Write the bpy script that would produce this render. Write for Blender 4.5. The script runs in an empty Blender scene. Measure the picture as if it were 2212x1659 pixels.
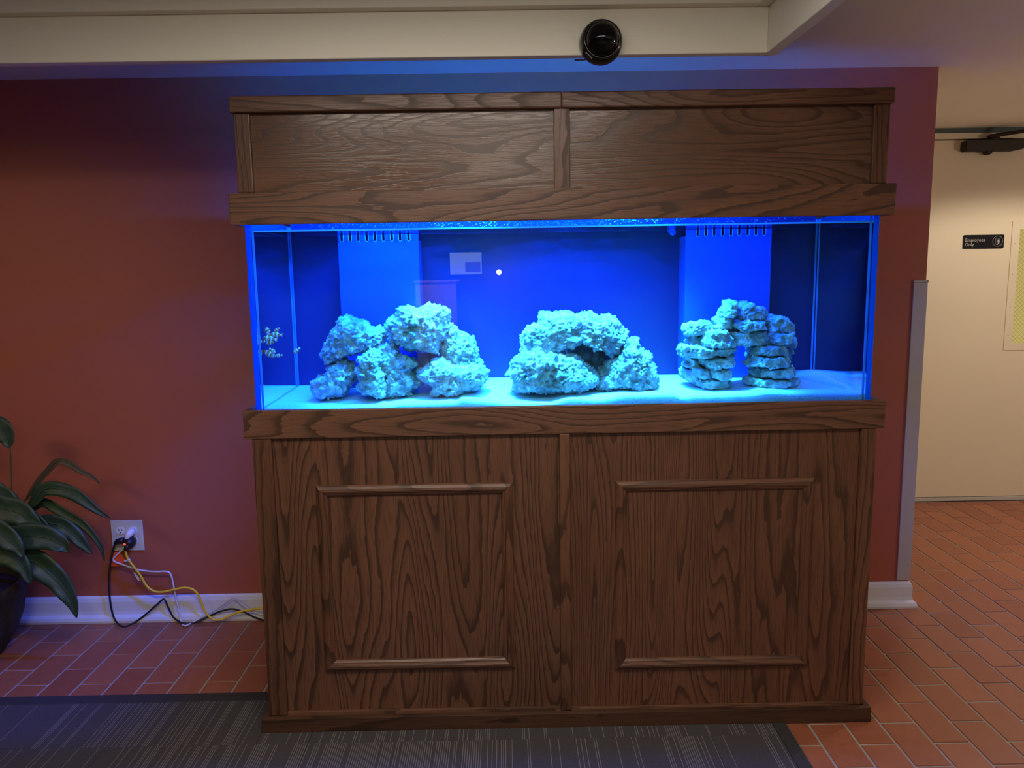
import bpy, bmesh, math, random
from mathutils import Vector, Matrix, noise

random.seed(7)
scene = bpy.context.scene
COL = scene.collection

# ------------------------------------------------------------------ camera
cam_data = bpy.data.cameras.new('camera')
cam_data.sensor_width = 36.0
cam_data.lens = 36.0 * 1721.0 / 2212.0
cam_data.clip_start = 0.02
cam = bpy.data.objects.new('camera', cam_data)
COL.objects.link(cam)
right = Vector((0.99984084, -0.00849073, -0.01569111))
up = Vector((0.01676373, 0.14610919, 0.98912642))
fwd = Vector((0.00610579, 0.98923203, -0.14622827))
m = Matrix.Identity(4)
for i in range(3):
    m[i][0], m[i][1], m[i][2] = right[i], up[i], -fwd[i]
m.translation = Vector((-0.16864, -2.33786, 1.41861))
cam.matrix_world = m
scene.camera = cam

# ------------------------------------------------------------------ view, world, lights
scene.view_settings.view_transform = 'Standard'
scene.view_settings.look = 'None'
scene.view_settings.exposure = 0.0
scene.view_settings.gamma = 1.0
scene.view_settings.use_curve_mapping = False
scene.cycles.use_denoising = True
scene.cycles.max_bounces = 10
scene.cycles.diffuse_bounces = 5
scene.cycles.transparent_max_bounces = 20
scene.cycles.sample_clamp_indirect = 4.0

world = bpy.data.worlds.new('room_ambient')
scene.world = world
world.use_nodes = True
bg = world.node_tree.nodes['Background']
bg.inputs[0].default_value = (0.9, 0.85, 0.8, 1)
bg.inputs[1].default_value = 0.02


def lamp(name, kind, loc, energy, color, target=None, **kw):
    d = bpy.data.lights.new(name, kind)
    d.energy = energy
    d.color = color
    for k, v in kw.items():
        setattr(d, k, v)
    o = bpy.data.objects.new(name, d)
    COL.objects.link(o)
    o.location = loc
    if target is not None:
        o.rotation_euler = (Vector(target) - Vector(loc)).to_track_quat('-Z', 'Y').to_euler()
    return o


WARM = (1.0, 0.74, 0.45)
SOFT = (1.0, 0.92, 0.80)
# recessed downlight of the side hallway, by the door
lamp('hall_downlight', 'SPOT', (2.75, 1.15, 2.12), 66, (1.0, 0.87, 0.69), (2.75, 1.16, 0), spot_size=math.radians(150), spot_blend=0.25, shadow_soft_size=0.07)
# downlight left of the frame
lamp('left_downlight', 'SPOT', (-2.75, -1.1, 2.12), 50, (1.0, 0.78, 0.54), (-1.95, 0.784, 0.92), spot_size=math.radians(74), spot_blend=1.0, shadow_soft_size=0.32)
# fixture inside the raised ceiling tray
lamp('tray_light', 'AREA', (-0.35, -1.25, 2.125), 27, SOFT, (-0.35, -1.25, 0), shape='RECTANGLE', size=1.3, size_y=0.4)
# unseen fill light added past the right edge, brightens ceiling and hallway
lamp('hall_side_fill', 'POINT', (3.9, -0.4, 1.40), 34, (1.0, 0.87, 0.73), shadow_soft_size=0.12)
# light of the room behind
lamp('room_light', 'AREA', (-0.12, -3.55, 2.125), 31, SOFT, (-0.12, -3.55, 0), shape='RECTANGLE', size=0.6, size_y=0.6)
# small light added behind the camera for the glint in the tank glass
lamp('glint_light', 'POINT', (-0.2331, -5.85, 1.3594), 8, (1.0, 0.97, 0.9), shadow_soft_size=0.024)
# aquarium lamps hanging in the open-topped hood
LED_BLUE = (0.0, 0.085, 1.0)
LED_CYAN = (0.13, 0.88, 1.0)
for i, (lx, e) in enumerate(((-0.27, 1.0), (0.24, 0.95))):
    lamp('aquarium_led', 'SPOT', (lx, 0.095, 1.76), 190 * e, LED_CYAN, (lx, 0.15, 0), spot_size=math.radians(74), spot_blend=0.8, shadow_soft_size=0.03)
for i, (lx, e) in enumerate(((-0.55, 1.0), (0.02, 1.1), (0.48, 0.25))):
    lamp('aquarium_blue_led', 'AREA', (lx, 0.075, 1.78), 66 * e, LED_BLUE, (lx, 0.26, 1.05), shape='RECTANGLE', size=0.4, size_y=0.08)

ROCK = {
    'A': (0.2, 0.17, [(-0.6918, 1.272), (-0.6607, 1.2715), (-0.6377, 1.2624), (-0.6107, 1.2561), (-0.6018, 1.2365), (-0.5745, 1.236), (-0.5477, 1.2219), (-0.5483, 1.2062), (-0.573, 1.1752), (-0.6285, 1.1584), (-0.6701, 1.1492), (-0.6906, 1.1298), (-0.7401, 1.1207), (-0.7624, 1.1468), (-0.7513, 1.1722), (-0.7323, 1.1994), (-0.7312, 1.2229), (-0.7048, 1.244), (-0.702, 1.2615)]),
    'B': (0.17, 0.15, [(-0.6575, 1.1289), (-0.6456, 1.0914), (-0.6606, 1.0602), (-0.6738, 1.0269), (-0.7231, 1.0158), (-0.7719, 1.0167), (-0.7897, 1.0486), (-0.7726, 1.0779), (-0.7348, 1.0949), (-0.7298, 1.1183), (-0.6843, 1.1371)]),
    'C': (0.13, 0.13, [(-0.626, 1.1504), (-0.6102, 1.1636), (-0.5924, 1.1786), (-0.5547, 1.1684), (-0.5481, 1.1433), (-0.5484, 1.0855), (-0.5434, 1.066), (-0.5489, 1.0253), (-0.6162, 1.0225), (-0.6398, 1.0541), (-0.6291, 1.081), (-0.6375, 1.1063), (-0.6138, 1.1252)]),
    'D': (0.17, 0.13, [(-0.567, 1.1781), (-0.5375, 1.1893), (-0.5169, 1.1714), (-0.5119, 1.1499), (-0.4696, 1.1395), (-0.4546, 1.1216), (-0.455, 1.1118), (-0.4709, 1.1003), (-0.4582, 1.0746), (-0.4393, 1.0565), (-0.4494, 1.0449), (-0.4691, 1.0393), (-0.4777, 1.0157), (-0.5519, 1.017), (-0.5627, 1.0409), (-0.5572, 1.0802), (-0.5608, 1.139)]),
    'E': (0.2, 0.19, [(-0.5475, 1.1945), (-0.5518, 1.2337), (-0.5331, 1.2646), (-0.5136, 1.2643), (-0.5048, 1.2914), (-0.4967, 1.3009), (-0.4637, 1.2985), (-0.4564, 1.2867), (-0.4367, 1.2922), (-0.413, 1.3054), (-0.3976, 1.2974), (-0.3627, 1.2949), (-0.3496, 1.2733), (-0.3524, 1.2441), (-0.3409, 1.2342), (-0.3575, 1.2012), (-0.3784, 1.1523), (-0.4079, 1.1528), (-0.4489, 1.1594), (-0.4899, 1.164), (-0.4954, 1.174), (-0.5361, 1.1864)]),
    'F': (0.23, 0.16, [(-0.3565, 1.2421), (-0.335, 1.2338), (-0.3216, 1.2158), (-0.3001, 1.2075), (-0.2767, 1.1893), (-0.2637, 1.1532), (-0.2603, 1.1272), (-0.2467, 1.1109), (-0.2529, 1.097), (-0.3268, 1.0902), (-0.3815, 1.1292), (-0.3922, 1.1693), (-0.3792, 1.2088)]),
    'G': (0.15, 0.17, [(-0.4493, 1.1006), (-0.404, 1.1309), (-0.3749, 1.1382), (-0.3273, 1.1141), (-0.2502, 1.1109), (-0.2255, 1.093), (-0.2279, 1.0676), (-0.2615, 1.0388), (-0.3006, 1.0238), (-0.3627, 1.0209), (-0.4033, 1.0255), (-0.41, 1.0609), (-0.4463, 1.0752)]),
    'H': (0.31, 0.09, [(-0.4655, 1.1359), (-0.4283, 1.1456), (-0.3878, 1.1305), (-0.3896, 1.0685), (-0.4677, 1.0698), (-0.4727, 1.1051)]),
    'I': (0.2, 0.2, [(-0.12, 1.1408), (-0.1173, 1.1602), (-0.1252, 1.1989), (-0.0971, 1.2322), (-0.0682, 1.2389), (-0.0607, 1.2675), (-0.02, 1.268), (0.028, 1.2697), (0.0519, 1.2609), (0.1047, 1.2732), (0.1263, 1.2573), (0.1551, 1.2628), (0.1815, 1.2468), (0.1936, 1.2298), (0.213, 1.2078), (0.2155, 1.1909), (0.206, 1.1645), (0.1964, 1.1356), (0.1674, 1.1336), (0.148, 1.1509), (0.1239, 1.1731), (0.0757, 1.1824), (0.0467, 1.1696), (0.0081, 1.1581), (-0.0452, 1.1396)]),
    'J': (0.14, 0.18, [(-0.1683, 1.0768), (-0.1596, 1.1029), (-0.1449, 1.1383), (-0.1188, 1.145), (-0.088, 1.1634), (-0.0339, 1.1578), (-0.0009, 1.1537), (0.0462, 1.1375), (0.0862, 1.1107), (0.1146, 1.0697), (0.1146, 1.0553), (0.0837, 1.0295), (0.0457, 1.0253), (-0.0255, 1.0289), (-0.0967, 1.0325), (-0.1524, 1.0359), (-0.1553, 1.0718)]),
    'K': (0.17, 0.17, [(0.1968, 1.1556), (0.2205, 1.1863), (0.2491, 1.1858), (0.2517, 1.1571), (0.2901, 1.1349), (0.2855, 1.1157), (0.3037, 1.0937), (0.31, 1.0646), (0.3057, 1.021), (0.2167, 1.0225), (0.1733, 1.0281), (0.118, 1.0315), (0.1204, 1.0727), (0.1635, 1.125)]),
    'L': (0.3, 0.1, [(0.0151, 1.1629), (0.0603, 1.1823), (0.1354, 1.176), (0.2007, 1.1448), (0.201, 1.0587), (0.1481, 1.0188), (0.085, 1.0454), (0.0348, 1.097)]),
}
STONE = {
    'left_1': (0.16, 0.11, [(0.4236, 1.0485), (0.4349, 1.059), (0.487, 1.0591), (0.5354, 1.0534), (0.5396, 1.0387), (0.5263, 1.0292), (0.4684, 1.0272), (0.4354, 1.0327)]),
    'left_2a': (0.2, 0.12, [(0.3894, 1.0788), (0.3971, 1.0836), (0.4245, 1.0841), (0.4384, 1.0701), (0.4466, 1.0542), (0.4349, 1.0465), (0.4154, 1.0458), (0.3916, 1.061)]),
    'left_2b': (0.15, 0.11, [(0.4147, 1.0936), (0.4492, 1.092), (0.4647, 1.084), (0.4671, 1.0627), (0.446, 1.0602), (0.4306, 1.0624), (0.4169, 1.0732)]),
    'left_2c': (0.14, 0.11, [(0.4621, 1.0892), (0.485, 1.0908), (0.5251, 1.0911), (0.5303, 1.0708), (0.5335, 1.0591), (0.5202, 1.0555), (0.4895, 1.058), (0.4645, 1.0632)]),
    'left_3a': (0.2, 0.12, [(0.4023, 1.1247), (0.4239, 1.1195), (0.4435, 1.1152), (0.4458, 1.0975), (0.4656, 1.0834), (0.4225, 1.0851), (0.399, 1.0904), (0.3969, 1.1003), (0.4105, 1.102)]),
    'left_3b': (0.15, 0.13, [(0.4333, 1.1231), (0.4639, 1.1255), (0.5118, 1.1228), (0.5154, 1.1294), (0.5403, 1.13), (0.5377, 1.1194), (0.5466, 1.1097), (0.5373, 1.0983), (0.4989, 1.097), (0.4838, 1.0895), (0.455, 1.089), (0.453, 1.0958), (0.4335, 1.1096)]),
    'left_4': (0.16, 0.15, [(0.3738, 1.1518), (0.3794, 1.1642), (0.4234, 1.1654), (0.4313, 1.1547), (0.5511, 1.1566), (0.5504, 1.1451), (0.5333, 1.1376), (0.5278, 1.1281), (0.4854, 1.1327), (0.4587, 1.1273), (0.428, 1.1249), (0.3856, 1.1314)]),
    'left_5': (0.21, 0.11, [(0.4067, 1.1716), (0.4193, 1.1812), (0.425, 1.1918), (0.4659, 1.1931), (0.4624, 1.1746), (0.4587, 1.159), (0.4511, 1.1493), (0.4392, 1.1593), (0.4118, 1.1617)]),
    'left_6': (0.19, 0.12, [(0.3929, 1.2124), (0.3985, 1.2268), (0.4196, 1.2342), (0.4737, 1.2342), (0.4827, 1.2187), (0.4819, 1.209), (0.4607, 1.2055), (0.457, 1.1959), (0.397, 1.1953)]),
    'arch_7': (0.14, 0.12, [(0.4413, 1.1776), (0.4486, 1.1945), (0.4521, 1.2059), (0.4691, 1.2132), (0.5127, 1.2115), (0.5205, 1.2028), (0.5342, 1.1855), (0.5402, 1.1721), (0.5386, 1.1607), (0.4987, 1.1585), (0.4492, 1.1612)]),
    'arch_8': (0.16, 0.12, [(0.5203, 1.2012), (0.5316, 1.2077), (0.5891, 1.2049), (0.6427, 1.2049), (0.6508, 1.1895), (0.6609, 1.1721), (0.6574, 1.1625), (0.6152, 1.1613), (0.575, 1.1591), (0.5538, 1.1623), (0.5441, 1.1702), (0.5379, 1.1856)]),
    'arch_9': (0.17, 0.11, [(0.4794, 1.2202), (0.4899, 1.2258), (0.4876, 1.245), (0.5027, 1.2543), (0.5391, 1.2508), (0.5435, 1.2307), (0.5362, 1.2155), (0.517, 1.2129), (0.4902, 1.2114)]),
    'arch_10': (0.16, 0.12, [(0.4977, 1.2739), (0.5127, 1.2813), (0.5199, 1.2991), (0.5475, 1.2996), (0.5535, 1.2882), (0.5491, 1.2731), (0.5421, 1.2504), (0.5, 1.254)]),
    'arch_11': (0.19, 0.13, [(0.5613, 1.2847), (0.5727, 1.2903), (0.5937, 1.2947), (0.5997, 1.2879), (0.6172, 1.2809), (0.6444, 1.2757), (0.6535, 1.2621), (0.6475, 1.2382), (0.5973, 1.2361), (0.5527, 1.2397), (0.5512, 1.2619)]),
    'arch_12': (0.15, 0.12, [(0.5351, 1.2246), (0.5376, 1.2398), (0.5794, 1.241), (0.5852, 1.2371), (0.6366, 1.2372), (0.6412, 1.2115), (0.6146, 1.209), (0.5766, 1.2049), (0.5498, 1.2092)]),
    'right_13': (0.17, 0.13, [(0.6392, 1.2368), (0.6408, 1.2472), (0.656, 1.2499), (0.6711, 1.2572), (0.681, 1.2495), (0.704, 1.2472), (0.7257, 1.2296), (0.7318, 1.2199), (0.7307, 1.1969), (0.6673, 1.198), (0.6478, 1.206), (0.6531, 1.2212)]),
    'right_14': (0.15, 0.12, [(0.6549, 1.1979), (0.672, 1.2005), (0.7234, 1.2025), (0.7221, 1.1873), (0.7094, 1.1665), (0.6827, 1.165), (0.6559, 1.1664)]),
    'right_15': (0.24, 0.09, [(0.7394, 1.1514), (0.7445, 1.1751), (0.7663, 1.1763), (0.7699, 1.1588), (0.7655, 1.1421), (0.7397, 1.1445)]),
    'right_16': (0.15, 0.12, [(0.5994, 1.1376), (0.6048, 1.151), (0.6122, 1.1604), (0.7, 1.1628), (0.7103, 1.1415), (0.7088, 1.13), (0.6552, 1.129), (0.5996, 1.1309)]),
    'right_17': (0.24, 0.08, [(0.7378, 1.1395), (0.7578, 1.1362), (0.7621, 1.1272), (0.7504, 1.1194), (0.7569, 1.1054), (0.741, 1.1056), (0.7344, 1.1237)]),
    'right_18': (0.25, 0.08, [(0.6148, 1.1485), (0.6396, 1.1501), (0.6381, 1.1322), (0.6285, 1.1204), (0.6309, 1.1063), (0.6189, 1.1065), (0.6223, 1.1265), (0.6161, 1.1365)]),
    'right_19': (0.15, 0.13, [(0.5841, 1.1033), (0.6019, 1.1164), (0.5997, 1.129), (0.6457, 1.1272), (0.6992, 1.1292), (0.7188, 1.1164), (0.7212, 1.1048), (0.71, 1.0934), (0.6372, 1.0912), (0.5852, 1.0975)]),
    'right_20': (0.17, 0.14, [(0.6054, 1.0732), (0.6166, 1.0886), (0.6436, 1.0891), (0.721, 1.0908), (0.7365, 1.0886), (0.741, 1.0709), (0.7356, 1.0613), (0.7027, 1.0579), (0.6136, 1.0585)]),
    'right_21': (0.16, 0.14, [(0.5866, 1.0496), (0.5931, 1.0592), (0.6414, 1.0574), (0.7187, 1.0561), (0.7545, 1.0536), (0.7465, 1.0333), (0.7004, 1.0262), (0.6424, 1.0243), (0.6113, 1.0316), (0.5879, 1.0379)]),
}
LEAF = {
    'a': (0.0239, [(-1.9991, 0.6, 0.5714), (-1.9487, 0.6, 0.6374), (-1.9059, 0.6, 0.6815), (-1.864, 0.6, 0.7184), (-1.8215, 0.6, 0.7087), (-1.7809, 0.6, 0.6793), (-1.7394, 0.6, 0.657), (-1.714, 0.6, 0.6295)]),
    'b': (0.0504, [(-1.9648, 0.55, 0.5501), (-1.932, 0.55, 0.5852), (-1.8989, 0.55, 0.6237), (-1.8454, 0.55, 0.6263), (-1.7875, 0.55, 0.6039), (-1.7394, 0.55, 0.5674), (-1.7026, 0.55, 0.5363), (-1.662, 0.55, 0.5087)]),
    'c': (0.1005, [(-2.1181, 0.45, 0.5841), (-2.0503, 0.45, 0.5967), (-2.0016, 0.45, 0.5872), (-1.9373, 0.45, 0.567), (-1.8938, 0.45, 0.5368), (-1.8592, 0.45, 0.517)]),
    'd': (0.0339, [(-1.9854, 0.58, 0.523), (-1.9567, 0.58, 0.5478), (-1.9219, 0.58, 0.5652), (-1.8805, 0.58, 0.5446), (-1.8446, 0.58, 0.5204), (-1.7889, 0.58, 0.4831), (-1.7497, 0.58, 0.435), (-1.7212, 0.58, 0.3833), (-1.7135, 0.58, 0.3316)]),
    'e': (0.093, [(-2.0295, 0.42, 0.463), (-1.9777, 0.42, 0.4828), (-1.8943, 0.42, 0.4898), (-1.821, 0.42, 0.4798), (-1.774, 0.42, 0.453), (-1.7568, 0.42, 0.425)]),
    'f': (0.0631, [(-1.9536, 0.52, 0.4882), (-1.8938, 0.52, 0.5049), (-1.8416, 0.52, 0.4968), (-1.7901, 0.52, 0.4638), (-1.7517, 0.52, 0.4165), (-1.7274, 0.52, 0.3819)]),
    'g': (0.0898, [(-1.9562, 0.42, 0.3748), (-1.9206, 0.42, 0.3967), (-1.8796, 0.42, 0.3925), (-1.8367, 0.42, 0.3568), (-1.7933, 0.42, 0.3068), (-1.7626, 0.42, 0.2445), (-1.749, 0.42, 0.1768)]),
    'h': (0.0772, [(-2.1075, 0.55, 0.8867), (-2.0583, 0.55, 0.872), (-2.0268, 0.55, 0.8506), (-2.0119, 0.55, 0.8156), (-2.0085, 0.55, 0.7841)]),
    'i': (0.0825, [(-2.1578, 0.5, 0.674), (-2.0931, 0.5, 0.652), (-2.0373, 0.5, 0.6231), (-1.99, 0.5, 0.5925), (-1.9609, 0.5, 0.548)]),
    'j': (0.079, [(-2.0724, 0.38, 0.4355), (-2.0053, 0.38, 0.4513), (-1.942, 0.38, 0.433), (-1.8976, 0.38, 0.3893), (-1.878, 0.38, 0.3251)]),
    'k': (0.0655, [(-2.0444, 0.48, 0.5209), (-1.9906, 0.48, 0.5515), (-1.9403, 0.48, 0.5505), (-1.8847, 0.48, 0.518), (-1.8462, 0.48, 0.4821)]),
    'l': (0.0863, [(-2.0809, 0.36, 0.5277), (-2.0146, 0.36, 0.5433), (-1.9601, 0.36, 0.5255), (-1.9082, 0.36, 0.4823), (-1.8813, 0.36, 0.4309)]),
}
FISH = {  # some stand in for mirror images of fish in the left glass
    'a': ((-0.9007, 0.05, 1.2386), -70, 0.025),
    'b': ((-0.8885, 0.05, 1.2343), -100, 0.0208),
    'c': ((-0.9076, 0.05, 1.2165), 150, 0.0167),
    'd': ((-0.8958, 0.05, 1.2052), 170, 0.0278),
    'e': ((-0.8759, 0.05, 1.2146), -12, 0.0361),
    'f': ((-0.86, 0.06, 1.226), -5, 0.0321),
    'g': ((-0.8607, 0.07, 1.2392), 35, 0.021),
    'h': ((-0.898, 0.05, 1.1704), -25, 0.0333),
    'i': ((-0.8747, 0.05, 1.1644), -8, 0.0236),
    'j': ((-0.8596, 0.07, 1.1619), 5, 0.0196),
    'k': ((-0.8596, 0.28, 1.1554), 38, 0.0259),
}
SAND_FRONT = [(-0.905, 1.0097), (-0.718, 1.0065), (-0.542, 1.0063), (-0.474, 1.0155), (-0.32, 1.0165), (-0.307, 1.0248), (-0.242, 1.0194), (-0.165, 1.0102), (-0.043, 1.009), (0.02, 1.0227), (0.105, 1.0177), (0.201, 1.0293), (0.327, 1.0294), (0.355, 1.0209), (0.405, 1.0238), (0.54, 1.0257), (0.618, 1.0314), (0.695, 1.0268), (0.904, 1.0232)]
WHITE_PATH = [(-1.7147, 0.748, 0.346), (-1.729, 0.748, 0.3159), (-1.7676, 0.748, 0.2739), (-1.7287, 0.748, 0.2518), (-1.6664, 0.748, 0.2291), (-1.6086, 0.748, 0.2207), (-1.5561, 0.748, 0.2197), (-1.5399, 0.748, 0.2021), (-1.5325, 0.748, 0.1465), (-1.5216, 0.748, 0.0594), (-1.5093, 0.737, 0.008), (-1.481, 0.7028, 0.008), (-1.4614, 0.735, 0.008), (-1.4115, 0.748, 0.0322), (-1.35, 0.748, 0.0685), (-1.2945, 0.748, 0.1047), (-1.2667, 0.748, 0.0793), (-1.2275, 0.748, 0.0474), (-1.1642, 0.748, 0.0211)]
YELLOW_PATH = [(-1.7097, 0.738, 0.3162), (-1.7039, 0.738, 0.2826), (-1.6732, 0.738, 0.2332), (-1.6554, 0.738, 0.2022), (-1.638, 0.738, 0.165), (-1.6106, 0.738, 0.1429), (-1.5759, 0.738, 0.138), (-1.5283, 0.738, 0.1475), (-1.4868, 0.738, 0.1541), (-1.4523, 0.738, 0.1461), (-1.431, 0.738, 0.1179), (-1.412, 0.738, 0.0555), (-1.3851, 0.738, 0.0207), (-1.362, 0.738, 0.014), (-1.3261, 0.738, 0.0227), (-1.2834, 0.738, 0.0437), (-1.2298, 0.738, 0.055), (-1.1528, 0.738, 0.0629)]
BLACK_PATH = [(-1.7455, 0.752, 0.3482), (-1.7619, 0.752, 0.3272), (-1.783, 0.752, 0.2543), (-1.7942, 0.752, 0.1807), (-1.7973, 0.752, 0.0941), (-1.7862, 0.752, 0.019), (-1.7303, 0.7067, 0.008), (-1.7013, 0.7451, 0.008), (-1.6609, 0.752, 0.0353), (-1.6102, 0.752, 0.078), (-1.5789, 0.752, 0.101), (-1.5641, 0.752, 0.0646), (-1.5439, 0.752, 0.0205), (-1.4919, 0.723, 0.008), (-1.4495, 0.7345, 0.008), (-1.4018, 0.752, 0.024), (-1.353, 0.752, 0.0449), (-1.3052, 0.752, 0.0533), (-1.2588, 0.752, 0.0399), (-1.2188, 0.752, 0.0173), (-1.1514, 0.722, 0.008)]
STALK = [(-2.0047, 0.55, 0.7876), (-2.0096, 0.55, 0.7105), (-2.02, 0.55, 0.6135), (-2.0604, 0.55, 0.4621)]

# ------------------------------------------------------------------ helpers
def link(o, parent=None):
    COL.objects.link(o)
    if parent is not None:
        o.parent = parent
    return o


def tag(o, label, cat, group=None, kind=None):
    o['label'] = label
    o['category'] = cat
    if group:
        o['group'] = group
    if kind:
        o['kind'] = kind
    return o


def thing(name, label, cat, loc=(0, 0, 0), group=None, kind=None):
    o = bpy.data.objects.new(name, None)
    o.empty_display_size = 0.05
    link(o)
    o.location = loc
    return tag(o, label, cat, group, kind)


def struct(name, loc=(0, 0, 0)):
    o = bpy.data.objects.new(name, None)
    o.empty_display_size = 0.05
    link(o)
    o.location = loc
    o['kind'] = 'structure'
    return o


def finish(name, bm, mat, parent=None, smooth=False):
    """link a bmesh given in world coordinates as one object; parents sit at a plain offset"""
    me = bpy.data.meshes.new(name)
    bmesh.ops.recalc_face_normals(bm, faces=bm.faces)
    bm.to_mesh(me)
    bm.free()
    return finish_mesh(name, me, mat, parent, smooth)


def world_offset(p):
    v = Vector((0, 0, 0))
    while p is not None:
        v += p.location
        p = p.parent
    return v


def finish_mesh(name, me, mat, parent=None, smooth=False):
    if mat:
        me.materials.append(mat)
    if smooth:
        for p in me.polygons:
            p.use_smooth = True
    # put the origin at the middle of the mesh
    lo = [min(v.co[i] for v in me.vertices) for i in range(3)]
    hi = [max(v.co[i] for v in me.vertices) for i in range(3)]
    c = Vector([(a + b) / 2 for a, b in zip(lo, hi)])
    me.transform(Matrix.Translation(-c))
    o = bpy.data.objects.new(name, me)
    link(o, parent)
    o.location = c - world_offset(parent)
    return o


def add_box(bm, x0, x1, y0, y1, z0, z1, bevel=0.0, seg=1):
    b2 = bmesh.new()
    vs = [b2.verts.new((x, y, z)) for x in (x0, x1) for y in (y0, y1) for z in (z0, z1)]
    for f in ((0, 1, 3, 2), (4, 6, 7, 5), (0, 4, 5, 1), (2, 3, 7, 6), (0, 2, 6, 4), (1, 5, 7, 3)):
        b2.faces.new([vs[i] for i in f])
    bmesh.ops.recalc_face_normals(b2, faces=b2.faces)
    if bevel > 0:
        bmesh.ops.bevel(b2, geom=b2.edges[:], offset=bevel, segments=seg, affect='EDGES', profile=0.6)
    merge(bm, b2)


def merge(bm, b2, mat=None):
    tmp = bpy.data.meshes.new('tmp')
    if mat is not None:
        b2.transform(mat)
    b2.to_mesh(tmp)
    b2.free()
    bm.from_mesh(tmp)
    bpy.data.meshes.remove(tmp)


def box(name, x0, x1, y0, y1, z0, z1, mat, parent=None, bevel=0.0, seg=1):
    bm = bmesh.new()
    add_box(bm, x0, x1, y0, y1, z0, z1, bevel, seg)
    return finish(name, bm, mat, parent)


def catmull(pts, n=8):
    P = [Vector(p) for p in pts]
    P = [P[0] * 2 - P[1]] + P + [P[-1] * 2 - P[-2]]
    out = []
    for i in range(1, len(P) - 2):
        p0, p1, p2, p3 = P[i - 1:i + 3]
        for k in range(n):
            t = k / n
            out.append(0.5 * ((2 * p1) + (p2 - p0) * t + (2 * p0 - 5 * p1 + 4 * p2 - p3) * t * t + (3 * p1 - p0 - 3 * p2 + p3) * t ** 3))
    out.append(P[-2].copy())
    return out


def add_tube(bm, path, r, sides=8, closed=False):
    """tube along a list of points; r a number or one number per point"""
    path = [Vector(p) for p in path]
    n = len(path)
    rings = []
    ref = None
    for i, p in enumerate(path):
        if closed:
            t = path[(i + 1) % n] - path[i - 1]
        else:
            t = path[min(i + 1, n - 1)] - path[max(i - 1, 0)]
        if t.length < 1e-9:
            t = Vector((0, 0, 1))
        t.normalize()
        if ref is None:
            ref = t.orthogonal()
        a = (ref - t * ref.dot(t))
        if a.length < 1e-6:
            a = t.orthogonal()
        a.normalize()
        ref = a
        b = t.cross(a)
        rr = r[i] if isinstance(r, (list, tuple)) else r
        rings.append([bm.verts.new(p + (a * math.cos(k * 2 * math.pi / sides) + b * math.sin(k * 2 * math.pi / sides)) * rr) for k in range(sides)])
    m_ = n if closed else n - 1
    for i in range(m_):
        A, B = rings[i], rings[(i + 1) % n]
        for k in range(sides):
            bm.faces.new((A[k], A[(k + 1) % sides], B[(k + 1) % sides], B[k]))
    if not closed:
        bm.faces.new(rings[0][::-1])
        bm.faces.new(rings[-1])


def tube(name, path, r, mat, parent=None, sides=8, closed=False):
    bm = bmesh.new()
    add_tube(bm, path, r, sides, closed)
    return finish(name, bm, mat, parent, True)


def add_lathe(bm, profile, seg=40, mat=None):
    """profile of (radius, height) turned about Z"""
    b2 = bmesh.new()
    rings = []
    for r, z in profile:
        if r < 1e-6:
            rings.append([b2.verts.new((0, 0, z))])
        else:
            rings.append([b2.verts.new((r * math.cos(2 * math.pi * k / seg), r * math.sin(2 * math.pi * k / seg), z)) for k in range(seg)])
    for A, B in zip(rings, rings[1:]):
        for k in range(seg):
            a, b = A[k % len(A)], A[(k + 1) % len(A)]
            c, d = B[(k + 1) % len(B)], B[k % len(B)]
            q = []
            for v in (a, b, c, d):
                if v not in q:
                    q.append(v)
            if len(q) > 2:
                b2.faces.new(q)
    merge(bm, b2, mat)


def add_prism(bm, poly, y0, y1):
    """polygon in the XZ plane extruded along Y"""
    A = [bm.verts.new((x, y0, z)) for x, z in poly]
    B = [bm.verts.new((x, y1, z)) for x, z in poly]
    n = len(poly)
    bm.faces.new(A)
    bm.faces.new(B[::-1])
    for i in range(n):
        bm.faces.new((A[i], B[i], B[(i + 1) % n], A[(i + 1) % n]))


def round_rect(x0, x1, z0, z1, r, n=5):
    out = []
    for cx, cz, a0 in ((x1 - r, z1 - r, 0), (x0 + r, z1 - r, 90), (x0 + r, z0 + r, 180), (x1 - r, z0 + r, 270)):
        for k in range(n + 1):
            a = math.radians(a0 + 90 * k / n)
            out.append((cx + r * math.cos(a), cz + r * math.sin(a)))
    return out


def text_mesh(name, body, size, mat, parent, matrix, extrude=0.0004, spacing=1.0):
    cu = bpy.data.curves.new(name, 'FONT')
    cu.body = body
    cu.size = size
    cu.extrude = extrude
    cu.resolution_u = 3
    cu.space_line = spacing
    cu.offset = 0.0
    t = bpy.data.objects.new(name, cu)
    link(t)
    dg = bpy.context.evaluated_depsgraph_get()
    me = bpy.data.meshes.new_from_object(t.evaluated_get(dg))
    bpy.data.objects.remove(t)
    bpy.data.curves.remove(cu)
    me.materials.clear()
    me.transform(matrix)
    return finish_mesh(name, me, mat, parent)


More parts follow.
